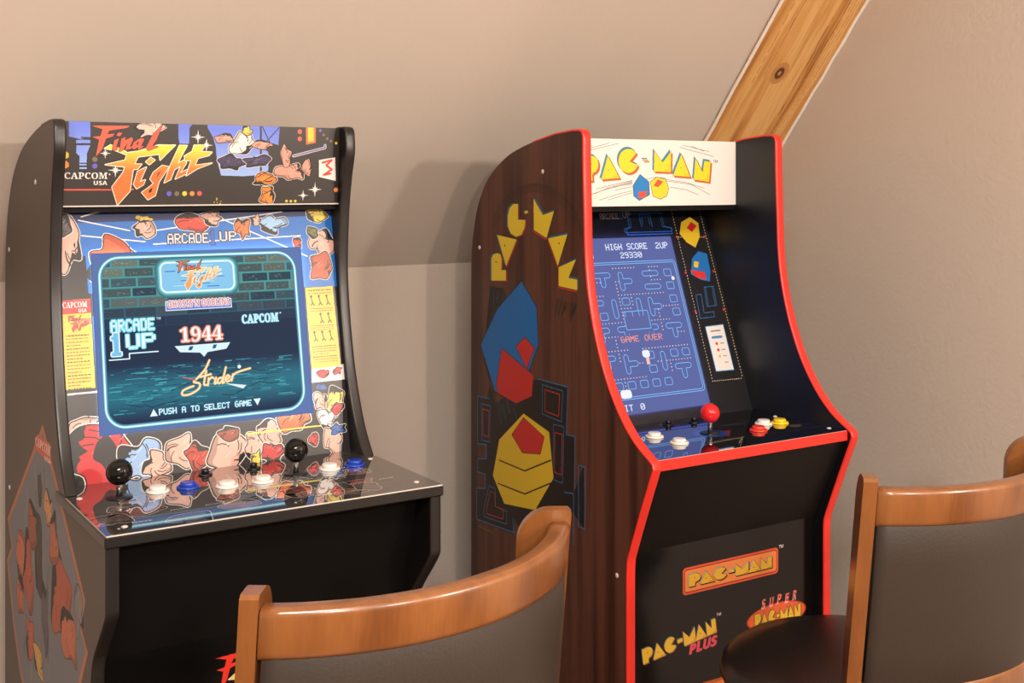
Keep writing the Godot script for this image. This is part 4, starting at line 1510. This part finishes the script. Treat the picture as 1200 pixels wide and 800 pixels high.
func maze_lines(bd: Board, x: float, y: float, w: float, h: float, nx: int, ny: int, seed_n: int, col: Color, lw: float, dot: Color, bg: Color) -> void:
	# outlined bars, tees, elbows and boxes on a grid, with rows of dots between: a plain labyrinth
	var r := RandomNumberGenerator.new()
	r.seed = seed_n
	var c := Vector2(w / nx, h / ny)
	for j in ny:
		for i in nx:
			if r.randf() < 0.35:
				continue
			for k in 4:
				bd.rect(x + (i + k / 4.0) * c.x - lw * 0.7, y + j * c.y - lw * 0.7, lw * 1.6, lw * 1.6, dot)
			if r.randf() < 0.5:
				for k in 4:
					bd.rect(x + i * c.x - lw * 0.7, y + (j + k / 4.0) * c.y - lw * 0.7, lw * 1.6, lw * 1.6, dot)
	var bar := minf(c.x, c.y) * 0.34
	var taken := {}
	for j in ny:
		for i in nx:
			if taken.has(Vector2i(i, j)):
				continue
			var kind := r.randi() % 5
			var m := Vector2(x + (i + 0.5) * c.x, y + (j + 0.5) * c.y)
			var parts := []
			if kind == 0 or i + 1 >= nx or j + 1 >= ny or taken.has(Vector2i(i + 1, j)):
				var q := bd.round_rect(m.x - c.x * 0.3, m.y - c.y * 0.26, c.x * 0.6, c.y * 0.52, 3)
				bd.line(q, lw, col, true)
				continue
			elif kind == 1:
				parts = [PackedVector2Array([m, m + Vector2(c.x, 0)])]
				taken[Vector2i(i + 1, j)] = true
			elif kind == 2:
				parts = [PackedVector2Array([m, m + Vector2(c.x, 0)]), PackedVector2Array([m + Vector2(c.x / 2, 0), m + Vector2(c.x / 2, c.y * 0.7)])]
				for v in [Vector2i(i + 1, j), Vector2i(i, j + 1), Vector2i(i + 1, j + 1)]:
					taken[v] = true
			elif kind == 3:
				parts = [PackedVector2Array([m, m + Vector2(0, c.y)])]
				taken[Vector2i(i, j + 1)] = true
			else:
				parts = [PackedVector2Array([m, m + Vector2(0, c.y)]), PackedVector2Array([m + Vector2(0, c.y / 2), m + Vector2(c.x * 0.7, c.y / 2)])]
				for v in [Vector2i(i + 1, j), Vector2i(i, j + 1), Vector2i(i + 1, j + 1)]:
					taken[v] = true
			for p: PackedVector2Array in parts:
				bd.line(p, bar + lw * 2, col)
			for p: PackedVector2Array in parts:
				bd.line(p, bar, bg)


func screen_maze() -> Image:
	var w := 271.5
	var h := 346.5
	var bg := rgb(94, 102, 148)
	var bd := Board.new(w, h, 3.0, bg)
	var white := rgb(236, 242, 255)
	dot_write(bd, "HIGH SCORE", 100, 12, 104, 13, white)
	dot_write(bd, "29330", 132, 30, 54, 12, white)
	dot_write(bd, "2UP", 226, 12, 32, 13, white)
	dot_write(bd, "1UP", 26, 12, 32, 13, white)
	dot_write(bd, "0", 56, 30, 10, 12, white)
	dot_write(bd, "CREDIT", 18, 328, 64, 12, white)
	dot_write(bd, "0", 100, 328, 10, 12, white)
	var blue := rgb(134, 196, 250)
	for k in 2:
		bd.line(bd.round_rect(4 + k * 4, 50 + k * 4, 263 - k * 8, 268 - k * 8, 8 - k * 2), 1.3, blue, true)
	maze_lines(bd, 16, 62, 240, 244, 8, 9, 17, blue, 1.3, rgb(250, 214, 196), bg)
	bd.rect(106, 160, 66, 34, bg)
	bd.line(bd.round_rect(108, 150, 60, 36, 2), 1.4, blue, true)
	bd.rect(84, 196, 110, 17, bg)
	dot_write(bd, "GAME", 88, 198, 44, 12, rgb(240, 150, 130))
	dot_write(bd, "OVER", 146, 198, 44, 12, rgb(240, 150, 130))
	bd.disc(Vector2(252, 88), 4.2, rgb(252, 236, 220))
	bd.poly(bd.round_rect(132, 228, 18, 14, 5), rgb(240, 244, 252))
	bd.rect(138, 242, 8, 14, rgb(250, 196, 170))
	bd.poly(bd.round_rect(60, 300, 26, 16, 6), rgb(246, 246, 250))
	bd.poly(bd.round_rect(30, 270, 18, 14, 5), rgb(248, 240, 230))
	return bd.im


func bezel_maze() -> Image:
	var bd := Board.new(451, 431, 2.2, rgb(24, 22, 24))
	var blue := rgb(42, 104, 168)
	bd.rect(0, 0, 356, 62, rgb(14, 18, 30))
	for k in 2:
		var e := k * 5.0
		bd.line(PackedVector2Array([Vector2(10 + e, 8 + e), Vector2(60 + e, 8 + e), Vector2(60 + e, 46 - e), Vector2(110 - e, 46 - e), Vector2(110 - e, 56 + e * 0.6)]), 1.3, blue)
		bd.line(PackedVector2Array([Vector2(236 - e, 56 - e), Vector2(236 - e, 44), Vector2(250 - e, 40), Vector2(250 - e, 6 + e), Vector2(330 + e, 6 + e), Vector2(330 + e, 40), Vector2(352 + e * 0.5, 44), Vector2(352, 56 - e), Vector2(236 - e, 56 - e)]), 1.3, blue)
		bd.line(PackedVector2Array([Vector2(276 + e, 40 - e), Vector2(276 + e, 14 + e), Vector2(304 - e, 14 + e), Vector2(304 - e, 40 - e)]), 1.2, blue)
	var a := pv([176.7,9.8,223.4,10.5,230.3,8.7,249.8,9])
	dot_edged(bd, "ARCADE", a[0].x, a[0].y, a[1].x - a[0].x, 12, rgb(150, 142, 138), rgb(52, 48, 46), 1.0)
	dot_write(bd, "1", a[1].x + 3, a[0].y - 3, 6, 16, rgb(44, 70, 120))
	dot_edged(bd, "UP", a[2].x + 4, a[0].y - 2, a[3].x - a[2].x, 12, rgb(150, 142, 138), rgb(52, 48, 46), 1.0)
	# dotted border of the right strip
	var right := pv([363.2,0.4,360.2,63,364,363.4])
	var far := pv([439.3,1.3,437.9,65,444.7,364.8])
	var cream := rgb(214, 196, 150)
	for k in 60:
		bd.rect(lerpf(right[0].x, right[2].x, k / 60.0), lerpf(right[0].y, right[2].y, k / 60.0), 1.8, 2.4, cream)
		bd.rect(lerpf(far[0].x, far[2].x, k / 60.0), lerpf(far[0].y, far[2].y, k / 60.0), 1.8, 2.4, cream)
	for k in 14:
		bd.rect(lerpf(right[2].x, far[2].x, k / 14.0), lerpf(right[2].y, far[2].y, k / 14.0), 2.4, 1.8, cream)
		bd.rect(lerpf(right[1].x, far[1].x, k / 14.0), lerpf(right[1].y, far[1].y, k / 14.0), 2.4, 1.8, cream)
	for q in pv([363.2,63.1,436.3,65,362.5,140.2,438.2,140.3,363.7,221.9,439.8,222.2]):
		bd.disc(q, 2.8, rgb(206, 44, 44))
	# plain emblems in the colours of the drawn ones
	var ye := pv([382.5,32.2,409.3,21.3,429.1,34.4,423.7,64.6,404.7,87.9,384.9,76.1,371.2,57])
	bd.poly(ye, rgb(216, 180, 40))
	bd.poly(pv([394.3,45,409.4,31.4,422.4,40.6,405.6,54.1]), rgb(196, 36, 40))
	var bl := pv([388.5,110.4,410.2,95.6,431.7,102.6,429.6,139.9,421.3,161.2,399.1,157.1,375.2,143.8])
	bd.poly(bl, rgb(32, 108, 180))
	bd.poly(pv([374.9,134.6,413.6,140.5,413,157.7,385.6,150.3]), rgb(206, 50, 50))
	bd.poly(pv([392,116.7,404.6,119.1,397.7,131.2,387.7,128.3]), rgb(216, 180, 40))
	for k in 2:
		var q := pv([402.1,172.5,427.4,171.9,424.1,212.2,397.3,213.1,402.1,172.5])
		var q2 := pv([375.7,187.7,389.8,187.2,385.4,226.3,412.3,224.8,410.4,235.6,371.4,236.8])
		var e := Vector2(k * 4.0, k * 4.0)
		for i in q.size():
			q[i] += e * (1.0 if i in [0, 3, 4] else -1.0) * Vector2(1, 0)
		bd.line(q, 1.3, blue)
		if k == 0:
			bd.line(q2, 1.4, blue, true)
	# the white score card
	var card := pv([379.8,254.1,428.5,252.5,427.9,346.8,380.1,346.2])
	bd.poly(card, rgb(226, 220, 214))
	bd.line(card, 1.6, rgb(40, 120, 180), true)
	for k in 6:
		var o := card[0].lerp(card[3], 0.12 + k * 0.14)
		var e := card[1].lerp(card[2], 0.12 + k * 0.14)
		if k < 2:
			bd.line(PackedVector2Array([o.lerp(e, 0.25), o.lerp(e, 0.75)]), 2.2 if k == 0 else 5.0, rgb(90, 90, 96) if k == 0 else rgb(60, 130, 190))
		else:
			bd.disc(o.lerp(e, 0.4), 3.2, [rgb(196, 52, 48), rgb(196, 52, 48), rgb(222, 178, 60), rgb(226, 220, 214)][k - 2])
			bd.line(PackedVector2Array([o.lerp(e, 0.6), o.lerp(e, 0.78)]), 1.6, rgb(110, 106, 104))
	return bd.im


func deck_maze() -> Image:
	var bd := Board.new(451, 246.5, 2.0, rgb(18, 18, 24))
	var cream := rgb(190, 178, 150)
	for l in [pv([278.3,92.9,489.5,94]), pv([191.3,182.5,452,194.8]), pv([206.9,219.9,254.1,180.8])]:
		for k in 50:
			var q: Vector2 = l[0].lerp(l[1], k / 50.0)
			bd.rect(q.x, q.y, 1.8, 1.8, cream)
	bd.poly(pv([244,124.8,272.2,131.1,234.2,169.1,220.1,150.9]), rgb(150, 40, 60))
	bd.poly(pv([399.6,153.4,423.4,163,400.6,179.4,385,170.3]), rgb(110, 96, 60))
	bd.disc(pv([221.2,131.6])[0], 32, rgb(24, 76, 170))
	for w in [["SELECT", 190, 18], ["START", 250, 18]]:
		write(bd, w[0], sans_bold, w[1], w[2], 24, 5, rgb(180, 176, 172))
	return bd.im


func kick_maze() -> Image:
	var bd := Board.new(451, 430, 2.0, rgb(15, 13, 13))
	# framed word
	var fr := pv([126.8,43,358,43.5,358,92.4,126.8,89.2])
	var y0: float = (fr[0].y + fr[1].y) / 2
	var w: float = fr[1].x - fr[0].x
	var h: float = (fr[3].y + fr[2].y) / 2 - y0
	bd.poly(bd.round_rect(fr[0].x, y0, w, h, 7), rgb(222, 84, 54))
	bd.line(bd.round_rect(fr[0].x + 4, y0 + 4, w - 8, h - 8, 5), 1.4, rgb(120, 44, 30), true)
	bd.poly(bd.round_rect(fr[0].x + 5.5, y0 + 5.5, w - 11, h - 11, 4), rgb(232, 134, 66))
	block_word(bd, straight_word(fr[0].x + 14, y0 + 13, w - 30, h - 26, 0.0), rgb(226, 176, 48), rgb(196, 186, 170), rgb(34, 28, 34), Vector2(1.8, 1.8), 0.6)
	write(bd, "TM", sans_bold, fr[1].x + 2, y0 - 3, 11, 6, rgb(226, 220, 214))
	# slanted word with the pink one under it
	var p := pv([35.4,165.5,202.3,142.7])
	var d := p[1] - p[0]
	block_word(bd, straight_word(p[0].x, p[0].y, d.length(), 27, d.angle()), rgb(232, 186, 60), rgb(70, 120, 140), rgb(170, 96, 60), Vector2(1.5, 1.5), 0.6)
	write(bd, "TM", sans_bold, p[1].x + 4, p[1].y - 6, 10, 5, rgb(226, 220, 214))
	var q := pv([142.5,177.4,204.3,185.6,202.3,203.5,142.5,196.9])
	write_edged(bd, "PLUS", sans_bold, q[0].x, q[0].y + 2, q[1].x - q[0].x, 17, rgb(222, 76, 96), rgb(222, 76, 96), 1.2, 3.0, 4.0)
	# the orange oval with letters above it
	var o := pv([354.6,166.4,398.3,138.7])
	var c: Vector2 = pv([354.6,168.6])[0]
	bd.disc(c, 76, rgb(176, 50, 30), 24, 40)
	bd.disc(c, 73, rgb(226, 98, 52), 22, 40)
	block_word(bd, straight_word(c.x - 56, c.y - 12, 118, 26, 0.0), rgb(226, 182, 54), rgb(120, 110, 60), rgb(60, 40, 30), Vector2(1.2, 1.2), 0.5)
	for k in 5:
		var at := c + Vector2(-40 + k * 20, -34 - (4.0 if k in [2, 4] else 2.0))
		write(bd, "SUPER"[k], sans_bold, at.x, at.y, 9, 18, rgb(232, 178, 200), 3.0)
		write(bd, "SUPER"[k], sans_bold, at.x + 1, at.y, 9, 14, rgb(226, 90, 62), 3.0)
	var m := pv([166.2,250.7,184.9,252])
	bd.poly(bd.round_rect(m[0].x, m[0].y + 2, 190, 46, 8), rgb(206, 92, 40))
	bd.poly(bd.round_rect(m[0].x + 5, m[0].y + 7, 180, 36, 6), rgb(232, 140, 60))
	return bd.im


func side_print_wood() -> Image:
	var w := int(600 * 1.9)
	var h := int(1000 * 1.9)
	var im := streaks(w, h, [rgb(48, 22, 15), rgb(66, 34, 24), rgb(82, 46, 33), rgb(98, 58, 42), rgb(74, 40, 28)], 40, 0.008, 60)
	var bd := Board.new(1, 1, 1.9, Color.WHITE)
	bd.im = im
	var ink := rgb(30, 22, 22)
	var blue := rgb(40, 104, 150)
	var red := rgb(186, 44, 40)
	var gold := rgb(226, 196, 48)
	# arched swish lines over the word
	for k in 5:
		var arc := PackedVector2Array()
		for i in 30:
			var a := lerpf(PI * 1.03 + k * 0.05, TAU * (0.985 + 0.0 * k) - k * 0.07, i / 29.0)
			var q: Vector2 = pv([229.6,205.8,229.6,110.6])[0]
			arc.append(q + Vector2(cos(a) * (152 - k * 5.0), sin(a) * (102 - k * 3.5)))
		bd.line(arc, 1.4 if k < 2 else 0.9, ink)
	# the arched word, traced letter by letter
	var letters := [
		pv([77.3,293.6,77.3,249.6,84.5,241.7,100.3,238,111.2,240.3,115.9,249.6,114.3,270.4,131.3,269.3,131.3,289.9]),
		pv([98.7,202.7,169.1,209,131.3,262.3]),
		pv([173.6,141.2,156.3,141.9,143.5,149.9,137.4,164.3,137.4,184.8,148,198.8,166.1,204.3,185.4,199.5,197.1,185,199.3,170.9,173.6,170.8]),
		pv([195.7,155.7,205.9,152.7,208.1,157.1,197.1,160.1]),
		pv([226.8,130.5,257.8,160.3,293.7,152.2,269.7,202.7,227.5,189.2]),
		pv([335.8,192.8,273.8,202.9,305.8,251.3]),
		pv([361.8,236.4,307.8,253.5,307.8,287.4,365.7,290.8,365.7,271.9,339.1,270.7])]
	for k in letters.size():
		var p: PackedVector2Array = letters[k]
		var right := k > 3
		for o in [[Vector2(-4.5, -1.5) if not right else Vector2(3, -3.5), blue], [Vector2(4, 1.5) if not right else Vector2(-1.5, 4), red]]:
			var q := PackedVector2Array()
			for v in p:
				q.append(v + o[0])
			bd.line(q, 1.2, ink, true)
			bd.poly(q, o[1])
		bd.line(p, 2.0, ink, true)
		bd.poly(p, gold)
	for q in pv([94.8,256.1,126.7,222.2,309.2,210.3]):
		bd.disc(q, 1.8, ink)
	# brushed trails under the ends of the arch
	var r := RandomNumberGenerator.new()
	r.seed = 6
	for k in 16:
		var q := pv([303.8,310.8,364.4,316.5])
		var s := q[0].lerp(q[1], k / 15.0)
		bd.line(PackedVector2Array([s, s + Vector2(r.randf_range(-14, -6), r.randf_range(14, 32))]), r.randf_range(1.0, 2.4), ink)
	var trail := pv([71.8,304.5,122,305.8,134.3,327.9,90.8,445,58.9,533.3,106.5,609,268.3,767.1,152.6,665.9,90.8,528.4,45.9,450.5,58.9,381.4])
	bd.poly(trail, ink)
	for k in 10:
		var a := pv([71.8,309.5,122,309.1])
		var s := a[0].lerp(a[1], k / 9.0)
		bd.line(PackedVector2Array([s, s + Vector2(r.randf_range(-8, 0), r.randf_range(20, 70))]), 1.0, rgb(70, 96, 120) if k % 3 == 0 else ink)
	# the dark blocks edged with blue and red lines
	for p: PackedVector2Array in [pv([24.6,528.3,63.7,525,87.7,533.9,240.3,462.9,338.4,465.5,332.1,551.1,358,551.1,354.1,651.6,384.8,595.7,388.6,706.8,354.1,687.9,265.5,717.8,223.2,789.7,161.6,742.2,157.1,772.5,24.6,774.3,21.6,713.4,54.1,706.5,54.1,678.6,24.6,679.5,24.6,653.8,58.9,647.2,58.9,619.4,24.6,623.1])]:
		bd.poly(p, ink)
	for p: PackedVector2Array in [pv([24.6,623.1,24.6,528.3,68.6,526.8]), pv([24.6,623.1,58.9,619.4,58.9,647.2,24.6,653.8,24.6,679.5,54.1,678.6,54.1,706.5,21.6,713.4,21.6,775,157.1,768.6,157.1,743.2]), pv([240.3,463.9,336.9,465.8,332.1,551.1,358,550.2,358,641.7]), pv([369.5,598.7,389.4,598.3,387.1,707.2,369.5,706.9,369.5,598.7]), pv([326.6,655.3,354.1,652.5,354.1,742.4])]:
		bd.line(p, 2.2, blue)
	for p: PackedVector2Array in [pv([255.5,472.7,321,474.9,316.2,530.9,255.5,526.9]), pv([291.9,539.6,324.2,538.7,321,640.4,290.3,639.9]), pv([39.4,541.4,73.4,540.1,70.5,612.2,41.4,612.4]), pv([49.2,748.2,68.6,698.4,92.4,698.3,92.4,733.4,134.4,733.8,132.5,758.8,49.2,763.4])]:
		bd.line(p, 1.8, blue, true)
		var c := Vector2.ZERO
		for v in p:
			c += v / p.size()
		var q := PackedVector2Array()
		for v in p:
			q.append(c + (v - c) * 0.72)
		bd.line(q, 1.8, red, true)
	for k in 24:
		var a := pv([78.2,510.2,143.5,500.7,179.5,738,265.5,717.8])
		var s := a[0].lerp(a[1], k / 23.0)
		var e := a[2].lerp(a[3], k / 23.0)
		var f := r.randf_range(0.0, 0.7)
		bd.line(PackedVector2Array([s.lerp(e, f), s.lerp(e, f + r.randf_range(0.1, 0.3))]), r.randf_range(0.8, 1.8), rgb(56, 92, 124))
	# plain emblem shapes standing in for the drawn ones
	var kite := pv([185.4,287.6,236.3,332.1,242,401.1,167.6,522.5,90.8,508.4,37.4,424.3,100.3,347.3])
	bd.line(kite, 4.0, ink, true)
	bd.poly(kite, rgb(6, 104, 178))
	var low := pv([97.1,490.8,115.9,422,226.1,460.1,220.3,499.1,167.6,520.6,100.3,510.3])
	bd.line(low, 2.4, ink, true)
	bd.poly(low, rgb(196, 40, 38))
	var gem := pv([167.6,412.8,197.1,391.8,228.9,409,203,450.4])
	bd.line(gem, 2.4, ink, true)
	bd.poly(gem, rgb(196, 40, 38))
	var lozenge := pv([192.8,536,278,556,291.9,637.2,231.8,709.1,125.1,721,82.9,675.2,106.5,600.7])
	bd.line(lozenge, 4.0, ink, true)
	bd.poly(lozenge, rgb(222, 184, 40))
	var jewel := pv([152.6,582.7,192.8,544.2,261.4,568.3,248.8,601.2,188.4,610.2])
	bd.line(jewel, 2.4, ink, true)
	bd.poly(jewel, rgb(196, 40, 38))
	bd.line(pv([106.5,640.5,197.2,643.2,283.7,606.3]), 2.6, ink)
	bd.line(pv([101.8,686.3,197.2,686.6,282.1,648.6]), 2.6, ink)
	small_print(bd, pv([26.2,782.4])[0].x, pv([26.2,782.4])[0].y, 60, 8, 2)
	return bd.im


# ------------------------------------------------------------------ bar stools
func stools() -> void:
	var t := thing("bar_stool", "wooden bar stool with dark leather back, in front of the black cabinet", "bar stool", Vector3(0.5665, 0, -1.2731), 0.1966, "bar stools by the cabinets")
	stool_parts(t)
	var u: Node3D = t.duplicate()
	u.name = "bar_stool_001"
	add_child(u)
	u.position = Vector3(1.4095, 0, -1.2380)
	u.rotation.y = 0.0724
	u.set_meta("label", "wooden bar stool with round black seat, beside the gable wall and red-edged cabinet")


const SEAT_Y := 0.692
const BACK_R := 0.285
const BACK_A := 0.765
const BACK_TOP := 1.02


func back_at(a: float, h: float) -> Vector3:
	# a point of the curved back; it leans away a little with height
	var lean := (h - 0.78) * 0.10
	return Vector3(sin(a) * BACK_R, h, -0.05 + cos(a) * BACK_R + lean)


func arc_band(a0: float, a1: float, h: float, section: Array, steps := 24) -> ArrayMesh:
	var cs := []
	var ups := []
	var outs := []
	for k in steps + 1:
		var a := lerpf(a0, a1, float(k) / steps)
		cs.append(back_at(a, h))
		ups.append(Vector3(0, 1, 0.10).normalized())
		outs.append(Vector3(sin(a), 0, cos(a)))
	return sweep(cs, ups, outs, section)


func stool_parts(t: Node3D) -> void:
	# upholstered seat on a turned ring
	var p := [Vector2(0, SEAT_Y - 0.05), Vector2(0.185, SEAT_Y - 0.05), Vector2(0.198, SEAT_Y - 0.042), Vector2(0.204, SEAT_Y - 0.028), Vector2(0.2, SEAT_Y - 0.014), Vector2(0.186, SEAT_Y - 0.004), Vector2(0.15, SEAT_Y + 0.002), Vector2(0.08, SEAT_Y + 0.005), Vector2(0, SEAT_Y + 0.006)]
	obj("seat", lathe(p, 64), t, M.seat)
	obj("seat_ring", lathe([Vector2(0, SEAT_Y - 0.09), Vector2(0.17, SEAT_Y - 0.09), Vector2(0.18, SEAT_Y - 0.08), Vector2(0.18, SEAT_Y - 0.05), Vector2(0, SEAT_Y - 0.05)], 48), t, M.stool_wood)
	for k in 4:
		var a := PI / 4 + k * PI / 2
		var d := Vector3(sin(a), 0, cos(a))
		var cs := []
		var ups := []
		var outs := []
		for i in 8:
			var f := i / 7.0
			cs.append(d * lerpf(0.24, 0.13, f) + Vector3(0, lerpf(0.0, SEAT_Y - 0.09, f), 0))
			ups.append(Vector3(d.z, 0, -d.x))
			outs.append(d)
		obj("leg", sweep(cs, ups, outs, round_section(0.04, 0.036, 0.006)), t, M.stool_wood)
	var ring := []
	for k in 13:
		var a := TAU * k / 12
		ring.append(Vector2(0.2 + 0.011 * cos(a), 0.26 + 0.011 * sin(a)))
	obj("foot_ring", lathe(ring, 48), t, M.brass)
	# the curved back: two plank posts with rounded ears, top and bottom rails, leather pad
	for s: float in [-1.0, 1.0]:
		obj("back_post", post_mesh(s), t, M.stool_wood)
	obj("top_rail", arc_band(-BACK_A, BACK_A, BACK_TOP - 0.034, round_section(0.026, 0.05, 0.008, 4)), t, M.stool_wood)
	obj("bottom_rail", arc_band(-BACK_A, BACK_A, 0.732, round_section(0.024, 0.04, 0.006)), t, M.stool_wood)
	var pad := []
	for v in [[-0.008, -0.1], [-0.016, -0.09], [-0.02, -0.05], [-0.021, 0.0], [-0.02, 0.05], [-0.016, 0.09], [-0.008, 0.1], [0.004, 0.1], [0.01, 0.09], [0.0125, 0.05], [0.013, 0.0], [0.0125, -0.05], [0.01, -0.09], [0.004, -0.1]]:
		pad.append(Vector2(v[0], v[1] * 1.18))
	obj("back_pad", arc_band(-BACK_A * 0.985, BACK_A * 0.985, 0.856, pad, 30), t, M.leather)


func post_mesh(s: float) -> ArrayMesh:
	# a plank that follows the end of the back: thin along the curve, deep towards the seat, rounded at its top front corner
	var a := s * (BACK_A + 0.035)
	var along := Vector3(cos(a), 0, -sin(a)) * s
	var out := Vector3(sin(a), 0, cos(a))
	var prof := PackedVector2Array([Vector2(0.013, SEAT_Y - 0.07), Vector2(0.013, BACK_TOP), Vector2(0.009, BACK_TOP + 0.004)])
	for k in 9:
		var b := PI / 2 + PI / 2 * k / 8
		prof.append(Vector2(-0.012 + 0.036 * cos(b), BACK_TOP - 0.034 + 0.038 * sin(b)))
	prof.append(Vector2(-0.04, SEAT_Y + 0.1))
	prof.append(Vector2(-0.03, SEAT_Y - 0.07))
	var idx := Geometry2D.triangulate_polygon(prof)
	var st := start()
	var pts := []
	for side in [-0.009, 0.009]:
		var row := []
		for v in prof:
			var c := back_at(a, v.y)
			row.append(c + out * v.x + along * side)
		pts.append(row)
	for i in range(0, idx.size(), 3):
		tri(st, pts[0][idx[i]], pts[0][idx[i + 1]], pts[0][idx[i + 2]], -along)
		tri(st, pts[1][idx[i]], pts[1][idx[i + 1]], pts[1][idx[i + 2]], along)
	var mid := Vector3.ZERO
	for v in pts[0]:
		mid += v / pts[0].size()
	for i in prof.size():
		var j := (i + 1) % prof.size()
		var c: Vector3 = (pts[0][i] + pts[0][j]) / 2
		quad(st, pts[0][i], pts[0][j], pts[1][j], pts[1][i], c - mid, false)
	return finish(st)
